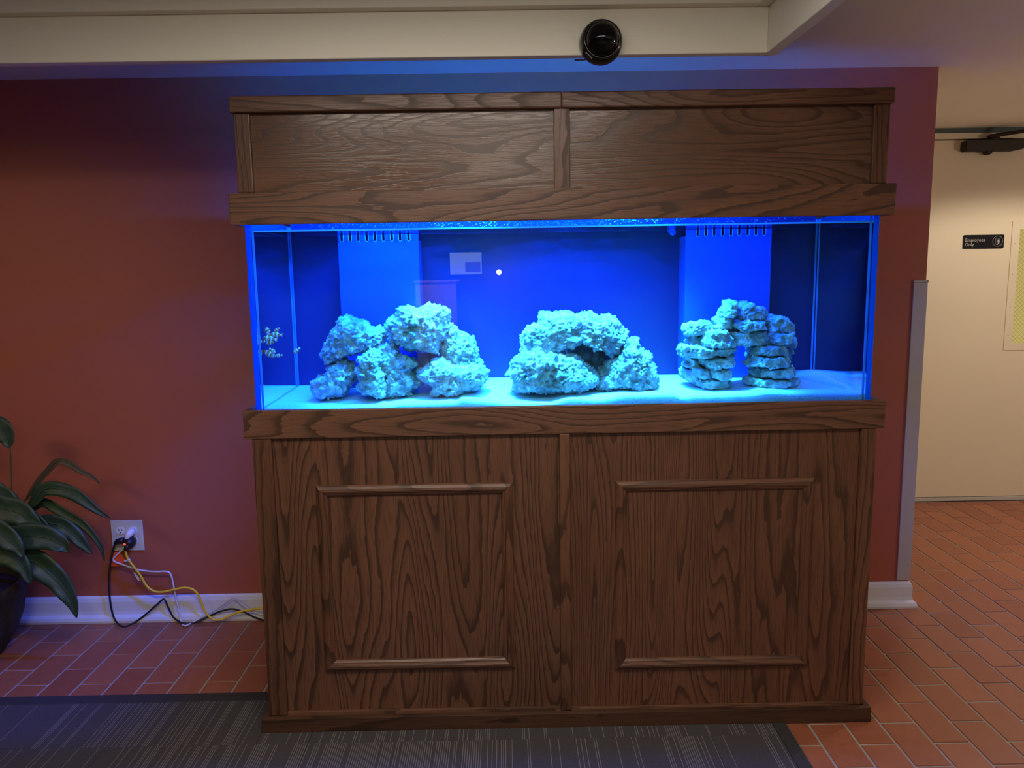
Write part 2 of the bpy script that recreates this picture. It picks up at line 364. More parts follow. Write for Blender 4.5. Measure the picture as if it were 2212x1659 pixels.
# ------------------------------------------------------------------ materials
class NT:
    def __init__(self, name):
        self.mat = bpy.data.materials.new(name)
        self.mat.use_nodes = True
        self.t = self.mat.node_tree
        self.t.nodes.clear()
        self.out = self.t.nodes.new('ShaderNodeOutputMaterial')

    def n(self, kind, ins=None, **props):
        nd = self.t.nodes.new('ShaderNode' + kind)
        for k, v in props.items():
            setattr(nd, k, v)
        for k, v in (ins or {}).items():
            self.put(nd.inputs[k], v)
        return nd

    def put(self, sock, v):
        if isinstance(v, bpy.types.NodeSocket):
            self.t.links.new(v, sock)
        elif isinstance(v, bpy.types.Node):
            self.t.links.new(v.outputs[0], sock)
        else:
            if isinstance(v, tuple) and len(v) == 3 and sock.type == 'RGBA':
                v = v + (1,)
            sock.default_value = v

    def math(self, op, a, b=0.0, c=0.0, clamp=False):
        nd = self.n('Math', operation=op, use_clamp=clamp)
        self.put(nd.inputs[0], a)
        self.put(nd.inputs[1], b)
        if op in ('MULTIPLY_ADD', 'SMOOTH_MIN', 'WRAP'):
            self.put(nd.inputs[2], c)
        return nd.outputs[0]

    def mix(self, fac, a, b):
        nd = self.n('Mix', data_type='RGBA')
        self.put(nd.inputs[0], fac)
        self.put(nd.inputs[6], a)
        self.put(nd.inputs[7], b)
        return nd.outputs[2]

    def ramp(self, fac, stops):
        nd = self.n('ValToRGB')
        self.put(nd.inputs[0], fac)
        el = nd.color_ramp.elements
        while len(el) > 1:
            el.remove(el[-1])
        el[0].position = stops[0][0]
        el[0].color = (*stops[0][1], 1) if isinstance(stops[0][1], tuple) else (stops[0][1],) * 3 + (1,)
        for p, c in stops[1:]:
            e = el.new(p)
            e.color = (*c, 1) if isinstance(c, tuple) else (c, c, c, 1)
        return nd.outputs[0]

    def coords(self, scale=(1, 1, 1), rand=True, obj=True):
        tc = self.n('TexCoord')
        mp = self.n('Mapping')
        self.put(mp.inputs['Vector'], tc.outputs['Object' if obj else 'Generated'])
        mp.inputs['Scale'].default_value = scale
        if rand:
            oi = self.n('ObjectInfo')
            r = self.math('MULTIPLY', oi.outputs['Random'], 37.0)
            cb = self.n('CombineXYZ', {0: r, 1: r, 2: r})
            self.put(mp.inputs['Location'], cb.outputs[0])
        return mp.outputs[0]

    def principled(self, color, rough=0.5, bump=None, bump_strength=0.2, bump_dist=0.001, **ins):
        p = self.n('BsdfPrincipled', {'Base Color': color, 'Roughness': rough})
        for k, v in ins.items():
            self.put(p.inputs[k.replace('_', ' ')], v)
        if bump is not None:
            b = self.n('Bump', {'Height': bump, 'Strength': bump_strength, 'Distance': bump_dist})
            self.put(p.inputs['Normal'], b.outputs[0])
        self.t.links.new(p.outputs[0], self.out.inputs[0])
        return self.mat


def plain(name, color, rough=0.5, **ins):
    return NT(name).principled(color, rough, **ins)


def wood(name, along, light, dark, rings=8.0, wav=1.0, rough=0.38):
    """stained oak: cathedral rings from a stretched noise, one-sided dark lines, fine pores along the grain"""
    t = NT(name)
    s = [6.0, 6.0, 6.0]
    s[along] = 0.95 * wav
    v = t.coords(tuple(s))
    n1 = t.n('TexNoise', {'Vector': v, 'Scale': 1.0, 'Detail': 1.0, 'Roughness': 0.35, 'Distortion': 0.25})
    s3 = [40.0, 40.0, 40.0]
    s3[along] = 9.0
    jag = t.n('TexNoise', {'Vector': t.coords(tuple(s3)), 'Scale': 1.0, 'Detail': 3.0, 'Roughness': 0.6})
    f = t.math('MULTIPLY_ADD', n1.outputs[0], rings * 2.2, t.math('MULTIPLY', jag.outputs[0], 0.75))
    fr = t.math('FRACT', f)
    line = t.ramp(fr, [(0.0, 0.05), (0.05, 0.0), (0.16, 0.12), (0.30, 0.75), (0.75, 1.0), (0.97, 1.0), (1.0, 0.05)])
    s2 = [420.0, 420.0, 420.0]
    s2[along] = 14.0
    pore = t.n('TexNoise', {'Vector': t.coords(tuple(s2)), 'Scale': 1.0, 'Detail': 2.0, 'Roughness': 0.6})
    pr = t.ramp(pore.outputs[0], [(0.38, 0.25), (0.5, 1.0)])
    s4 = [3.0, 3.0, 3.0]
    s4[along] = 1.0
    tone = t.n('TexNoise', {'Vector': t.coords(tuple(s4)), 'Scale': 1.0, 'Detail': 2.0})
    fac = t.math('MULTIPLY', line, t.math('MULTIPLY_ADD', pr, 0.68, 0.32))
    base = t.mix(fac, dark, light)
    hsv = t.n('HueSaturation', {'Color': base, 'Value': t.math('MULTIPLY_ADD', tone.outputs[0], 0.7, 0.65)})
    rg = t.math('MULTIPLY_ADD', fac, -0.14, rough + 0.1)
    return t.principled(hsv.outputs[0], rg, bump=fac, bump_strength=0.25, bump_dist=0.0008)


OAK_L, OAK_D = (0.165, 0.074, 0.041), (0.060, 0.025, 0.014)
oak_h = wood('oak_grain_across', 0, OAK_L, OAK_D, 11)
oak_h_fine = wood('oak_grain_across_fine', 0, (0.155, 0.070, 0.039), (0.065, 0.028, 0.016), 8, 0.8)
oak_v = wood('oak_grain_upright', 2, (0.145, 0.060, 0.031), (0.055, 0.022, 0.011), 8, 0.6)
oak_v_bold = wood('oak_grain_upright_bold', 2, (0.150, 0.064, 0.034), (0.050, 0.020, 0.010), 10, 0.85)
oak_v_fine = wood('oak_grain_upright_fine', 2, (0.150, 0.062, 0.032), (0.056, 0.022, 0.011), 18, 0.42)
oak_panel = wood('oak_veneer_panel', 0, (0.155, 0.077, 0.047), (0.076, 0.036, 0.021), 9, 1.0, 0.24)
oak_base = wood('oak_skirting', 0, (0.078, 0.035, 0.019), (0.032, 0.014, 0.008), 4, 0.7)


def wall_paint(name, color, scale=220, strength=0.08, rough=0.6):
    t = NT(name)
    nz = t.n('TexNoise', {'Vector': t.coords(rand=False), 'Scale': scale, 'Detail': 3.0})
    big = t.n('TexNoise', {'Vector': t.coords(rand=False), 'Scale': 1.7, 'Detail': 2.0})
    hsv = t.n('HueSaturation', {'Color': color, 'Value': t.math('MULTIPLY_ADD', big.outputs[0], 0.14, 0.93)})
    return t.principled(hsv.outputs[0], rough, bump=nz.outputs[0], bump_strength=strength, bump_dist=0.002)


red_paint = wall_paint('terracotta_wall_paint', (0.39, 0.105, 0.058))
cream_paint = wall_paint('cream_door_paint', (0.66, 0.57, 0.43), 300, 0.04, 0.5)
ceiling_paint = wall_paint('ceiling_paint', (0.74, 0.71, 0.65), 150, 0.1, 0.8)
dark_room = wall_paint('far_room_paint', (0.12, 0.10, 0.09))


def board_mat():
    t = NT('painted_board')
    g = t.n('TexNoise', {'Vector': t.coords((9, 60, 110)), 'Scale': 1.0, 'Detail': 4.0, 'Distortion': 0.6})
    return t.principled((0.76, 0.72, 0.60), 0.42, bump=g.outputs[0], bump_strength=0.22, bump_dist=0.0015)


board_paint = board_mat()
white_trim = wall_paint('white_baseboard_paint', (0.72, 0.72, 0.72), 120, 0.05, 0.35)


def tile_mat():
    t = NT('quarry_tile')
    oi = t.n('ObjectInfo')
    nz = t.n('TexNoise', {'Vector': t.coords(), 'Scale': 30.0, 'Detail': 4.0})
    fine = t.n('TexNoise', {'Vector': t.coords(), 'Scale': 260.0, 'Detail': 2.0})
    c = t.mix(oi.outputs['Random'], (0.262, 0.078, 0.040), (0.325, 0.106, 0.054))
    hsv = t.n('HueSaturation', {'Color': c, 'Value': t.math('MULTIPLY_ADD', nz.outputs[0], 0.35, 0.83)})
    return t.principled(hsv.outputs[0], t.math('MULTIPLY_ADD', nz.outputs[0], 0.25, 0.30), bump=fine.outputs[0], bump_strength=0.12, bump_dist=0.001)


quarry = tile_mat()


def grout_mat():
    t = NT('grout')
    nz = t.n('TexNoise', {'Vector': t.coords(rand=False), 'Scale': 60.0, 'Detail': 4.0})
    c = t.mix(nz.outputs[0], (0.24, 0.20, 0.18), (0.42, 0.37, 0.33))
    return t.principled(c, 0.9)


grout = grout_mat()


def carpet_mat():
    t = NT('pinstripe_carpet')
    tc = t.n('TexCoord')
    sx = t.n('SeparateXYZ', {0: tc.outputs['Object']})
    oi = t.n('ObjectInfo')
    off = t.math('MULTIPLY', oi.outputs['Random'], 911.0)
    rib = t.math('MULTIPLY', sx.outputs[0], 150.0)
    rib = t.math('ADD', rib, off)
    cell = t.math('FLOOR', rib)
    fr = t.math('FRACT', rib)
    blk = t.math('FLOOR', t.math('MULTIPLY_ADD', sx.outputs[0], 6.5, off))
    wn = t.n('TexWhiteNoise', {'W': cell}, noise_dimensions='1D')
    wb = t.n('TexWhiteNoise', {'W': t.math('ADD', blk, 0.37)}, noise_dimensions='1D')
    thr = t.math('MULTIPLY_ADD', t.math('POWER', wb.outputs[0], 1.6), -0.95, 0.90)
    on = t.math('GREATER_THAN', wn.outputs[0], thr)
    prof = t.math('MULTIPLY', t.math('GREATER_THAN', fr, 0.33), t.math('LESS_THAN', fr, 0.60))
    fuzz = t.n('TexNoise', {'Vector': tc.outputs['Object'], 'Scale': 420.0, 'Detail': 2.0})
    stripe = t.math('MULTIPLY', on, prof)
    stripe = t.math('MULTIPLY', stripe, t.math('MULTIPLY_ADD', fuzz.outputs[0], 0.9, 0.40))
    dark = t.mix(fuzz.outputs[0], (0.020, 0.017, 0.020), (0.080, 0.070, 0.076))
    c = t.mix(stripe, dark, (0.215, 0.195, 0.195))
    h = t.math('ADD', prof, fuzz.outputs[0])
    return t.principled(c, 0.95, bump=h, bump_strength=0.6, bump_dist=0.002)


carpet_stuff = carpet_mat()


def edging_mat():
    t = NT('carpet_edging')
    f = t.n('TexNoise', {'Vector': t.coords(), 'Scale': 300.0, 'Detail': 2.0})
    return t.principled(t.mix(f.outputs[0], (0.016, 0.014, 0.016), (0.04, 0.036, 0.04)), 0.8, bump=f.outputs[0], bump_strength=0.3, bump_dist=0.001)


edging = edging_mat()


def clear(name, tint, ior=1.45, rough=0.0, gain=1.0):
    """see-through pane: clear with a Fresnel reflection"""
    t = NT(name)
    fr = t.n('Fresnel', {'IOR': ior})
    f = t.math('MULTIPLY', fr.outputs[0], gain, clamp=True)
    tr = t.n('BsdfTransparent', {'Color': tint})
    gl = t.n('BsdfGlossy', {'Color': (1, 1, 1), 'Roughness': rough})
    mx = t.n('MixShader', {0: f, 1: tr.outputs[0], 2: gl.outputs[0]})
    t.t.links.new(mx.outputs[0], t.out.inputs[0])
    return t.mat


glass = clear('aquarium_glass', (0.64, 0.94, 1.0))


glass_wet = clear('aquarium_glass_water_side', (0.72, 0.955, 1.0), 1 / 1.33)


def water_mat():
    t = NT('water')
    nz = t.n('TexNoise', {'Vector': t.coords((1, 1, 1), rand=False), 'Scale': 26.0, 'Detail': 3.0})
    b = t.n('Bump', {'Height': nz.outputs[0], 'Strength': 0.35, 'Distance': 0.01})
    fr = t.n('Fresnel', {'IOR': 1.33, 'Normal': b.outputs[0]})
    tr = t.n('BsdfTransparent', {'Color': (0.93, 0.98, 1.0)})
    gl = t.n('BsdfGlossy', {'Color': (1, 1, 1), 'Roughness': 0.02, 'Normal': b.outputs[0]})
    mx = t.n('MixShader', {0: fr.outputs[0], 1: tr.outputs[0], 2: gl.outputs[0]})
    t.t.links.new(mx.outputs[0], t.out.inputs[0])
    return t.mat


water = water_mat()


def translucent(name, color, trans=0.6):
    t = NT(name)
    d = t.n('BsdfDiffuse', {'Color': color})
    r = t.n('BsdfTranslucent', {'Color': color})
    mx = t.n('MixShader', {0: trans, 1: d.outputs[0], 2: r.outputs[0]})
    t.t.links.new(mx.outputs[0], t.out.inputs[0])
    return t.mat


edge_glass = translucent('polished_glass_edge', (0.02, 0.38, 1.0), 0.9)
silicone = translucent('silicone_bead', (0.25, 0.55, 0.85), 0.6)
back_blue = plain('blue_black_background', (0.0008, 0.0072, 0.066), 0.5)
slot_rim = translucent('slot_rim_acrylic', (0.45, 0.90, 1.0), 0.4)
overflow_blue = plain('blue_acrylic', (0.002, 0.060, 0.36), 0.5)


def rock_mat(name='reef_rock'):
    t = NT(name)
    v = t.coords()
    a = t.n('TexNoise', {'Vector': v, 'Scale': 80.0, 'Detail': 6.0, 'Roughness': 0.75})
    wv = t.n('TexNoise', {'Vector': v, 'Scale': 120.0, 'Detail': 3.0})
    vv = t.n('VectorMath', {0: v, 1: wv.outputs['Color']}, operation='MULTIPLY_ADD')
    vv.inputs[1].default_value = (1, 1, 1)
    sc = t.n('VectorMath', {0: wv.outputs['Color']}, operation='SCALE')
    sc.inputs['Scale'].default_value = 0.008
    t.t.links.new(sc.outputs[0], vv.inputs[2])
    p = t.n('TexVoronoi', {'Vector': vv.outputs[0], 'Scale': 130.0})
    gate = t.n('TexNoise', {'Vector': v, 'Scale': 38.0, 'Detail': 2.0})
    thr = t.math('MULTIPLY_ADD', gate.outputs[0], 1.1, -0.13)
    pit = t.math('SUBTRACT', 1.0, t.math('MULTIPLY', t.math('SUBTRACT', thr, p.outputs['Distance'], clamp=True), 5.0, clamp=True))
    c = t.mix(t.ramp(a.outputs[0], [(0.36, 0.0), (0.62, 1.0)]), (0.66, 0.66, 0.65), (0.90, 0.90, 0.88))
    c = t.mix(t.math('MULTIPLY', t.math('SUBTRACT', 1.0, pit), 0.35), c, (0.40, 0.42, 0.45))
    h = t.math('MULTIPLY_ADD', pit, 0.6, a.outputs[0])
    return t.principled(c, 0.9, bump=h, bump_strength=0.9, bump_dist=0.005)


rock_stone = rock_mat()


def sand_mat():
    t = NT('white_sand')
    v = t.coords(rand=False)
    f = t.n('TexNoise', {'Vector': v, 'Scale': 500.0, 'Detail': 2.0})
    sp = t.n('TexVoronoi', {'Vector': v, 'Scale': 170.0, 'Randomness': 1.0})
    patch = t.n('TexNoise', {'Vector': v, 'Scale': 6.0, 'Detail': 3.0})
    speck = t.math('MULTIPLY', t.math('LESS_THAN', sp.outputs['Distance'], 0.22), t.math('GREATER_THAN', patch.outputs[0], 0.47))
    c = t.mix(f.outputs[0], (0.68, 0.68, 0.66), (0.84, 0.84, 0.82))
    c = t.mix(t.math('MULTIPLY', speck, 0.8), c, (0.22, 0.21, 0.2))
    return t.principled(c, 0.95, bump=f.outputs[0], bump_strength=0.4, bump_dist=0.002, Subsurface_Weight=0.6, Subsurface_Radius=(0.02, 0.04, 0.06), Subsurface_Scale=0.6)


white_sand = sand_mat()


def fish_mat():
    t = NT('banded_fish_skin')
    tc = t.n('TexCoord')
    sx = t.n('SeparateXYZ', {0: tc.outputs['Generated']})
    w = t.ramp(sx.outputs[0], [(0.0, (0.75, 0.20, 0.03)), (0.20, (0.75, 0.20, 0.03)), (0.215, (0.02, 0.02, 0.02)), (0.235, (0.85, 0.85, 0.85)), (0.33, (0.85, 0.85, 0.85)),
                               (0.345, (0.02, 0.02, 0.02)), (0.37, (0.75, 0.20, 0.03)), (0.50, (0.75, 0.20, 0.03)), (0.515, (0.02, 0.02, 0.02)), (0.53, (0.85, 0.85, 0.85)),
                               (0.62, (0.85, 0.85, 0.85)), (0.635, (0.02, 0.02, 0.02)), (0.66, (0.75, 0.20, 0.03)), (0.80, (0.75, 0.20, 0.03)), (0.82, (0.85, 0.85, 0.85)), (0.92, (0.85, 0.85, 0.85)), (0.95, (0.75, 0.2, 0.03))])
    return t.principled(w, 0.35)


fish_skin = fish_mat()
fin_mat = plain('orange_fin', (0.62, 0.20, 0.05), 0.4)
eye_mat = plain('fish_eye', (0.01, 0.01, 0.01), 0.1)


def leaf_mat():
    t = NT('lily_leaf')
    tc = t.n('TexCoord')
    nz = t.n('TexNoise', {'Vector': t.coords(), 'Scale': 22.0, 'Detail': 3.0})
    c = t.mix(nz.outputs[0], (0.012, 0.032, 0.017), (0.026, 0.062, 0.028))
    return t.principled(c, 0.5, bump=nz.outputs[0], bump_strength=0.3, bump_dist=0.004)


leaf_green = leaf_mat()
leaf_dull = plain('withered_leaf', (0.075, 0.050, 0.028), 0.55)
stem_green = plain('leaf_stem', (0.05, 0.085, 0.03), 0.45)


def pot_mat():
    t = NT('dark_basket')
    w = t.n('TexNoise', {'Vector': t.coords((1, 1, 1.0)), 'Scale': 28.0, 'Detail': 4.0})
    c = t.mix(w.outputs[0], (0.006, 0.005, 0.005), (0.026, 0.022, 0.020))
    return t.principled(c, 0.7, bump=w.outputs[0], bump_strength=0.8, bump_dist=0.01)


pot_dark = pot_mat()
soil_mat = plain('potting_soil', (0.02, 0.014, 0.01), 0.95)
plastic_white = plain('white_plastic', (0.74, 0.74, 0.74), 0.35)
plate_cream = plain('cream_wall_plate', (0.62, 0.60, 0.50), 0.4)
plastic_black = plain('black_plastic', (0.012, 0.012, 0.013), 0.4)
cord_black = plain('black_cord_rubber', (0.012, 0.014, 0.014), 0.45)
cord_white = plain('white_cord_vinyl', (0.66, 0.66, 0.68), 0.4)
cord_yellow = plain('yellow_cord_vinyl', (0.86, 0.58, 0.03), 0.4)
tag_orange = plain('orange_tag', (0.92, 0.11, 0.025), 0.4)
tag_violet = plain('violet_print', (0.45, 0.12, 0.55), 0.4)
paper_white = plain('paper_label', (0.72, 0.70, 0.68), 0.6)
hole_dark = plain('dark_hole', (0.01, 0.01, 0.01), 0.8)
bronze = plain('dark_bronze', (0.026, 0.018, 0.013), 0.55, Specular_IOR_Level=0.3)
sign_black = plain('black_sign_plastic', (0.004, 0.004, 0.006), 0.65, Specular_IOR_Level=0.15)
sign_grey = plain('sign_lettering', (0.36, 0.36, 0.36), 0.5)
guard_vinyl = plain('grey_vinyl_guard', (0.46, 0.43, 0.40), 0.45)
teal_dark = plain('teal_header_paint', (0.060, 0.085, 0.080), 0.6)
cam_black = plain('gloss_black_plastic', (0.006, 0.006, 0.006), 0.18)


def dome_mat():
    t = NT('smoked_dome')
    lw = t.n('LayerWeight', {'Blend': 0.35})
    p = t.n('BsdfPrincipled', {'Base Color': (0.006, 0.006, 0.007), 'Roughness': 0.04})
    tr = t.n('BsdfTransparent', {'Color': (0.35, 0.35, 0.35)})
    f = t.math('MULTIPLY_ADD', lw.outputs['Facing'], 0.55, 0.40, clamp=True)
    mx = t.n('MixShader', {0: f, 1: tr.outputs[0], 2: p.outputs[0]})
    t.t.links.new(mx.outputs[0], t.out.inputs[0])
    return t.mat


dome_smoke = dome_mat()


def glow(name, color, strength):
    t = NT(name)
    e = t.n('Emission', {'Color': color, 'Strength': strength})
    t.t.links.new(e.outputs[0], t.out.inputs[0])
    return t.mat


red_led = glow('red_indicator', (1.0, 0.06, 0.02), 3.0)

# ------------------------------------------------------------------ room shell
WY, WX, CZ = 0.784, 1.4735, 2.136
fl = struct('floor')
box('grout_bed', -4.2, 5.0, -6.2, 2.6, -0.10, -0.0035, grout, fl)
ce = box('ceiling', -4.2, 5.0, -6.2, 2.6, CZ, CZ + 0.1, ceiling_paint)
ce['kind'] = 'structure'
for nm, bx, mt in (('wall_back', (-4.2, WX, WY, WY + 0.12, 0, CZ), red_paint),
                   ('wall_left', (-4.3, -4.2, -6.2, 2.6, 0, CZ), red_paint),
                   ('wall_right', (5.0, 5.1, -6.2, 2.6, 0, CZ), cream_paint),
                   ('wall_rear', (-4.2, 5.0, -6.3, -6.2, 0, CZ), dark_room),
                   ('wall_hall', (1.36, WX, WY + 0.12, 2.25, 0, CZ), cream_paint)):
    o = box(nm, *bx, mt)
    o['kind'] = 'structure'

# floor tiles: running bond, long side away from the camera
TX, TY0 = 0.11026, 0.7100
ROW = 0.1093
seen = []


def in_view(x, y, margin=60):
    q = Vector((x, y, 0)) - m.translation
    d = q.dot(fwd)
    if d < 0.3:
        return False
    u = q.dot(right) / d * 1721 + 1106
    v = -q.dot(up) / d * 1721 + 829.5
    return -margin < u < 2212 + margin and v < 1700 + margin and d < 6


tiles = []
for k in range(-14, 64):
    x0 = -1.6775 + k * TX
    x1 = x0 + TX
    par = k % 2 if x0 < 0 else (k + 1) % 2
    for j in range(-8, 12):
        ya = TY0 - ROW * (par + 2 * j)           # near end .. far end of one tile
        yb = min(ya + 2 * ROW, 2.2)
        pieces = [(x0, x1, ya, yb)]
        if x0 < WX and yb > WY - 0.004:          # cut round the wall
            pieces = [(x0, min(x1, WX), ya, WY - 0.004)]
            if x1 > WX + 0.012:
                pieces[0] = (x0, x1, ya, WY - 0.004) if ya < WY - 0.02 else None
                pieces.append((WX + 0.001, x1, max(ya, WY - 0.003), yb))
        for pc in pieces:
            if pc is None:
                continue
            xa, xb, pa, pb = pc
            cx = (xa + xb) / 2
            if cx < -0.5:                        # left of the stand, behind the carpet
                pa = max(pa, 0.1905)
                xb = min(xb, -0.9235)
            else:
                xa = max(xa, 0.678)
                if xb < 0.92 and pa > -0.03:
                    continue
            if xb - xa < 0.012 or pb - pa < 0.012:
                continue
            cy = (pa + pb) / 2
            qs = ((cx, cy), (xa, pa), (xb, pb), (xb, pa), (xa, pb))
            if not any(in_view(*q, 900) for q in qs):
                continue
            hidden = not any(in_view(*q, 20) for q in qs)
            d = (Vector((cx, cy, 0)) - m.translation).length
            tiles.append((hidden, d, xa, xb, pa, pb))
tiles.sort()
G = 0.0042
tile_cache = {}


def tile_mesh(w, l):
    key = (round(w, 3), round(l, 3))
    if key not in tile_cache:
        bm = bmesh.new()
        a, b = w / 2 - G, l / 2 - G
        lo = [bm.verts.new((x, y, -0.0035)) for x, y in ((-a, -b), (a, -b), (a, b), (-a, b))]
        mid = [bm.verts.new((x, y, -0.0010)) for x, y in ((-a, -b), (a, -b), (a, b), (-a, b))]
        e = 0.0014
        top = [bm.verts.new((x, y, 0)) for x, y in ((-a + e, -b + e), (a - e, -b + e), (a - e, b - e), (-a + e, b - e))]
        for A, B in ((lo, mid), (mid, top)):
            for i in range(4):
                bm.faces.new((A[i], A[(i + 1) % 4], B[(i + 1) % 4], B[i]))
        bm.faces.new(top)
        bm.faces.new(lo[::-1])
        me = bpy.data.meshes.new('tile')
        bm.to_mesh(me)
        bm.free()
        me.materials.append(quarry)
        tile_cache[key] = me
    return tile_cache[key]


rest = bmesh.new()
for i, (hidden, d, xa, xb, ya, yb) in enumerate(tiles):
    loc = Vector(((xa + xb) / 2, (ya + yb) / 2, 0))
    if i < 298 and not hidden:
        o = bpy.data.objects.new('tile', tile_mesh(xb - xa, yb - ya))
        link(o, fl)
        o.location = loc + Vector((0, 0, random.uniform(-0.0007, 0.0)))
    else:
        b2 = bmesh.new()
        b2.from_mesh(tile_mesh(xb - xa, yb - ya))
        merge(rest, b2, Matrix.Translation(loc))
if len(rest.verts):
    o = finish('far_tiles', rest, quarry, fl)
    o['kind'] = 'stuff'
print('tiles', len(tiles))

# ceiling tray boards
tray = [('trim_1', (-4.2, 0.513, -0.200, -0.168, 1.950, CZ)),
        ('trim_2', (0.513, 0.545, -2.9, -0.168, 1.950, CZ)),
        ('trim_3', (-4.2, 0.4836, -0.232, -0.2005, 2.062, CZ)),
        ('trim_4', (0.4836, 0.5125, -2.9, -0.2005, 2.062, CZ))]
for nm, bx in tray:
    o = box(nm, *bx, board_paint, None, 0.0015)
    o['kind'] = 'structure'

# baseboard with cove foot, turning the corner on the right
prof = [(0, 0), (0.028, 0), (0.030, 0.010), (0.026, 0.022), (0.015, 0.032), (0.013, 0.045), (0.013, 0.085), (0.009, 0.100), (0.003, 0.107), (0, 0.107)]


def baseboard(name, path, outs):
    bm = bmesh.new()
    rings = []
    for p, o in zip(path, outs):
        rings.append([bm.verts.new((p[0] + o[0] * h, p[1] + o[1] * h, z)) for h, z in prof])
    n = len(prof)
    for A, B in zip(rings, rings[1:]):
        for k in range(n):
            bm.faces.new((A[k], A[(k + 1) % n], B[(k + 1) % n], B[k]))
    bm.faces.new(rings[0])
    bm.faces.new(rings[-1][::-1])
    o = finish(name, bm, white_trim)
    o['kind'] = 'structure'


baseboard('baseboard_back', [(-4.15, WY - 0.0005), (0.0, WY - 0.0005), (WX + 0.0005, WY - 0.0005), (WX + 0.0005, 2.2)], [(0, -1), (0, -1), (1, -1), (1, 0)])

# ------------------------------------------------------------------ hallway door
DY = 2.21
dr = struct('door_1')
bm = bmesh.new()
for bx in ((1.9, 2.70, DY, DY + 0.045, 0.028, 2.070), (3.02, 3.12, DY, DY + 0.045, 0.028, 2.070), (2.70, 3.02, DY, DY + 0.045, 0.028, 0.90), (2.70, 3.02, DY, DY + 0.045, 1.62, 2.070)):
    add_box(bm, *bx)
finish('door_leaf', bm, cream_paint, dr)
bm = bmesh.new()
lx0, lx1, lz0, lz1 = 2.737, 2.985, 0.935, 1.580
for bx in ((2.692, lx0, DY - 0.004, DY + 0.01, 0.895, 1.625), (lx1, 3.03, DY - 0.004, DY + 0.01, 0.895, 1.625), (lx0, lx1, DY - 0.004, DY + 0.01, 0.895, lz0), (lx0, lx1, DY - 0.004, DY + 0.01, lz1, 1.625)):
    add_box(bm, *bx)
vf = finish('vision_frame', bm, cream_paint, dr)
screw = plain('painted_screw', (0.42, 0.36, 0.27), 0.5)
for z in (0.98, 1.14, 1.33, 1.5):
    bm = bmesh.new()
    add_lathe(bm, [(0, 0), (0.004, 0), (0.003, 0.0015), (0, 0.002)], 10, Matrix.Translation((2.713, DY - 0.004, z)) @ Matrix.Rotation(math.pi / 2, 4, 'X'))
    finish('screw', bm, screw, vf)
o = box('pane', 2.70, 3.02, DY + 0.016, DY + 0.022, 0.905, 1.615, glow('lit_wired_glass', (0.80, 0.62, 0.20), 0.62), dr)
bm = bmesh.new()
w = 0.016
for k in range(-70, 70):
    for sgn in (1, -1):
        # diagonal wires clipped to the lite
        c = k * w * 1.5
        pts = []
        for x in (2.72, 3.0):
            z = lz0 + c + sgn * (x - 2.72)
            pts.append((x, z))
        (xa, za), (xb, zb) = pts
        lo_, hi_ = 0.91, 1.61
        def clip(x, z, x2, z2):
            if z < lo_:
                t_ = (lo_ - z) / (z2 - z)
                return x + (x2 - x) * t_, lo_
            if z > hi_:
                t_ = (hi_ - z) / (z2 - z)
                return x + (x2 - x) * t_, hi_
            return x, z
        if max(za, zb) < lo_ or min(za, zb) > hi_:
            continue
        A = clip(xa, za, xb, zb)
        B = clip(xb, zb, xa, za)
        add_tube(bm, [(A[0], DY + 0.0155, A[1]), (B[0], DY + 0.0155, B[1])], 0.0006, 4)
o = finish('wire_mesh', bm, plain('glass_wire', (0.20, 0.16, 0.06), 0.5), dr)
o['kind'] = 'stuff'
box('door_sweep', 1.9, 3.12, DY - 0.006, DY + 0.04, 0.004, 0.024, guard_vinyl, dr, 0.001)
head_ = box('trim_5', 1.5, 4.9, DY - 0.012, DY + 0.09, 2.0765, 2.108, cream_paint)
head_['kind'] = 'structure'
o = box('trim_6', 1.5, 4.9, DY + 0.0, DY + 0.09, 2.1085, 2.1355, teal_dark)
o['kind'] = 'structure'
o = box('wall_far', 3.13, 4.95, DY + 0.005, DY + 0.1, 0.0, 2.076, cream_paint)
o['kind'] = 'structure'
o = box('wall_end', 1.36, 1.895, DY + 0.005, DY + 0.1, 0.0, 2.076, cream_paint)
o['kind'] = 'structure'
o = box('wall_service', 1.2, 5.0, DY + 0.3, DY + 0.4, 0.0, CZ, dark_room)
o['kind'] = 'structure'

# door closer
t = thing('door_closer', 'dark bronze hydraulic closer screwed across the top of the cream door', 'door closer', (2.537, DY, 2.03))
bm = bmesh.new()
poly = [(2.367, 2.012), (2.372, 2.004), (2.640, 2.004), (2.690, 2.014), (2.7065, 2.030), (2.7065, 2.058), (2.700, 2.064), (2.380, 2.064), (2.367, 2.056)]
add_prism(bm, poly, DY - 0.060, DY - 0.0015)
bmesh.ops.bevel(bm, geom=bm.edges[:], offset=0.004, segments=2, affect='EDGES')
finish('closer_body', bm, bronze, t)
bm = bmesh.new()
add_lathe(bm, [(0, -0.020), (0.014, -0.020), (0.0185, -0.014), (0.0185, 0.02), (0, 0.02)], 24, Matrix.Translation((2.503, DY - 0.03, 2.003)) @ Matrix.Rotation(math.pi / 2, 4, 'X'))
finish('spindle_cap', bm, bronze, t, True)
bm = bmesh.new()
add_lathe(bm, [(0, 0), (0.034, 0), (0.032, 0.010), (0.024, 0.020), (0.018, 0.031), (0, 0.031)], 20, Matrix.Translation((2.530, DY - 0.035, 2.0645)))
finish('arm_hub', bm, bronze, t, True)
bm = bmesh.new()
add_tube(bm, [(2.485, DY - 0.05, 2.077), (2.53, DY - 0.07, 2.085), (2.62, DY - 0.16, 2.091), (2.80, DY - 0.34, 2.103)], [0.007, 0.011, 0.010, 0.010], 8)
finish('closer_arm', bm, bronze, t, True)

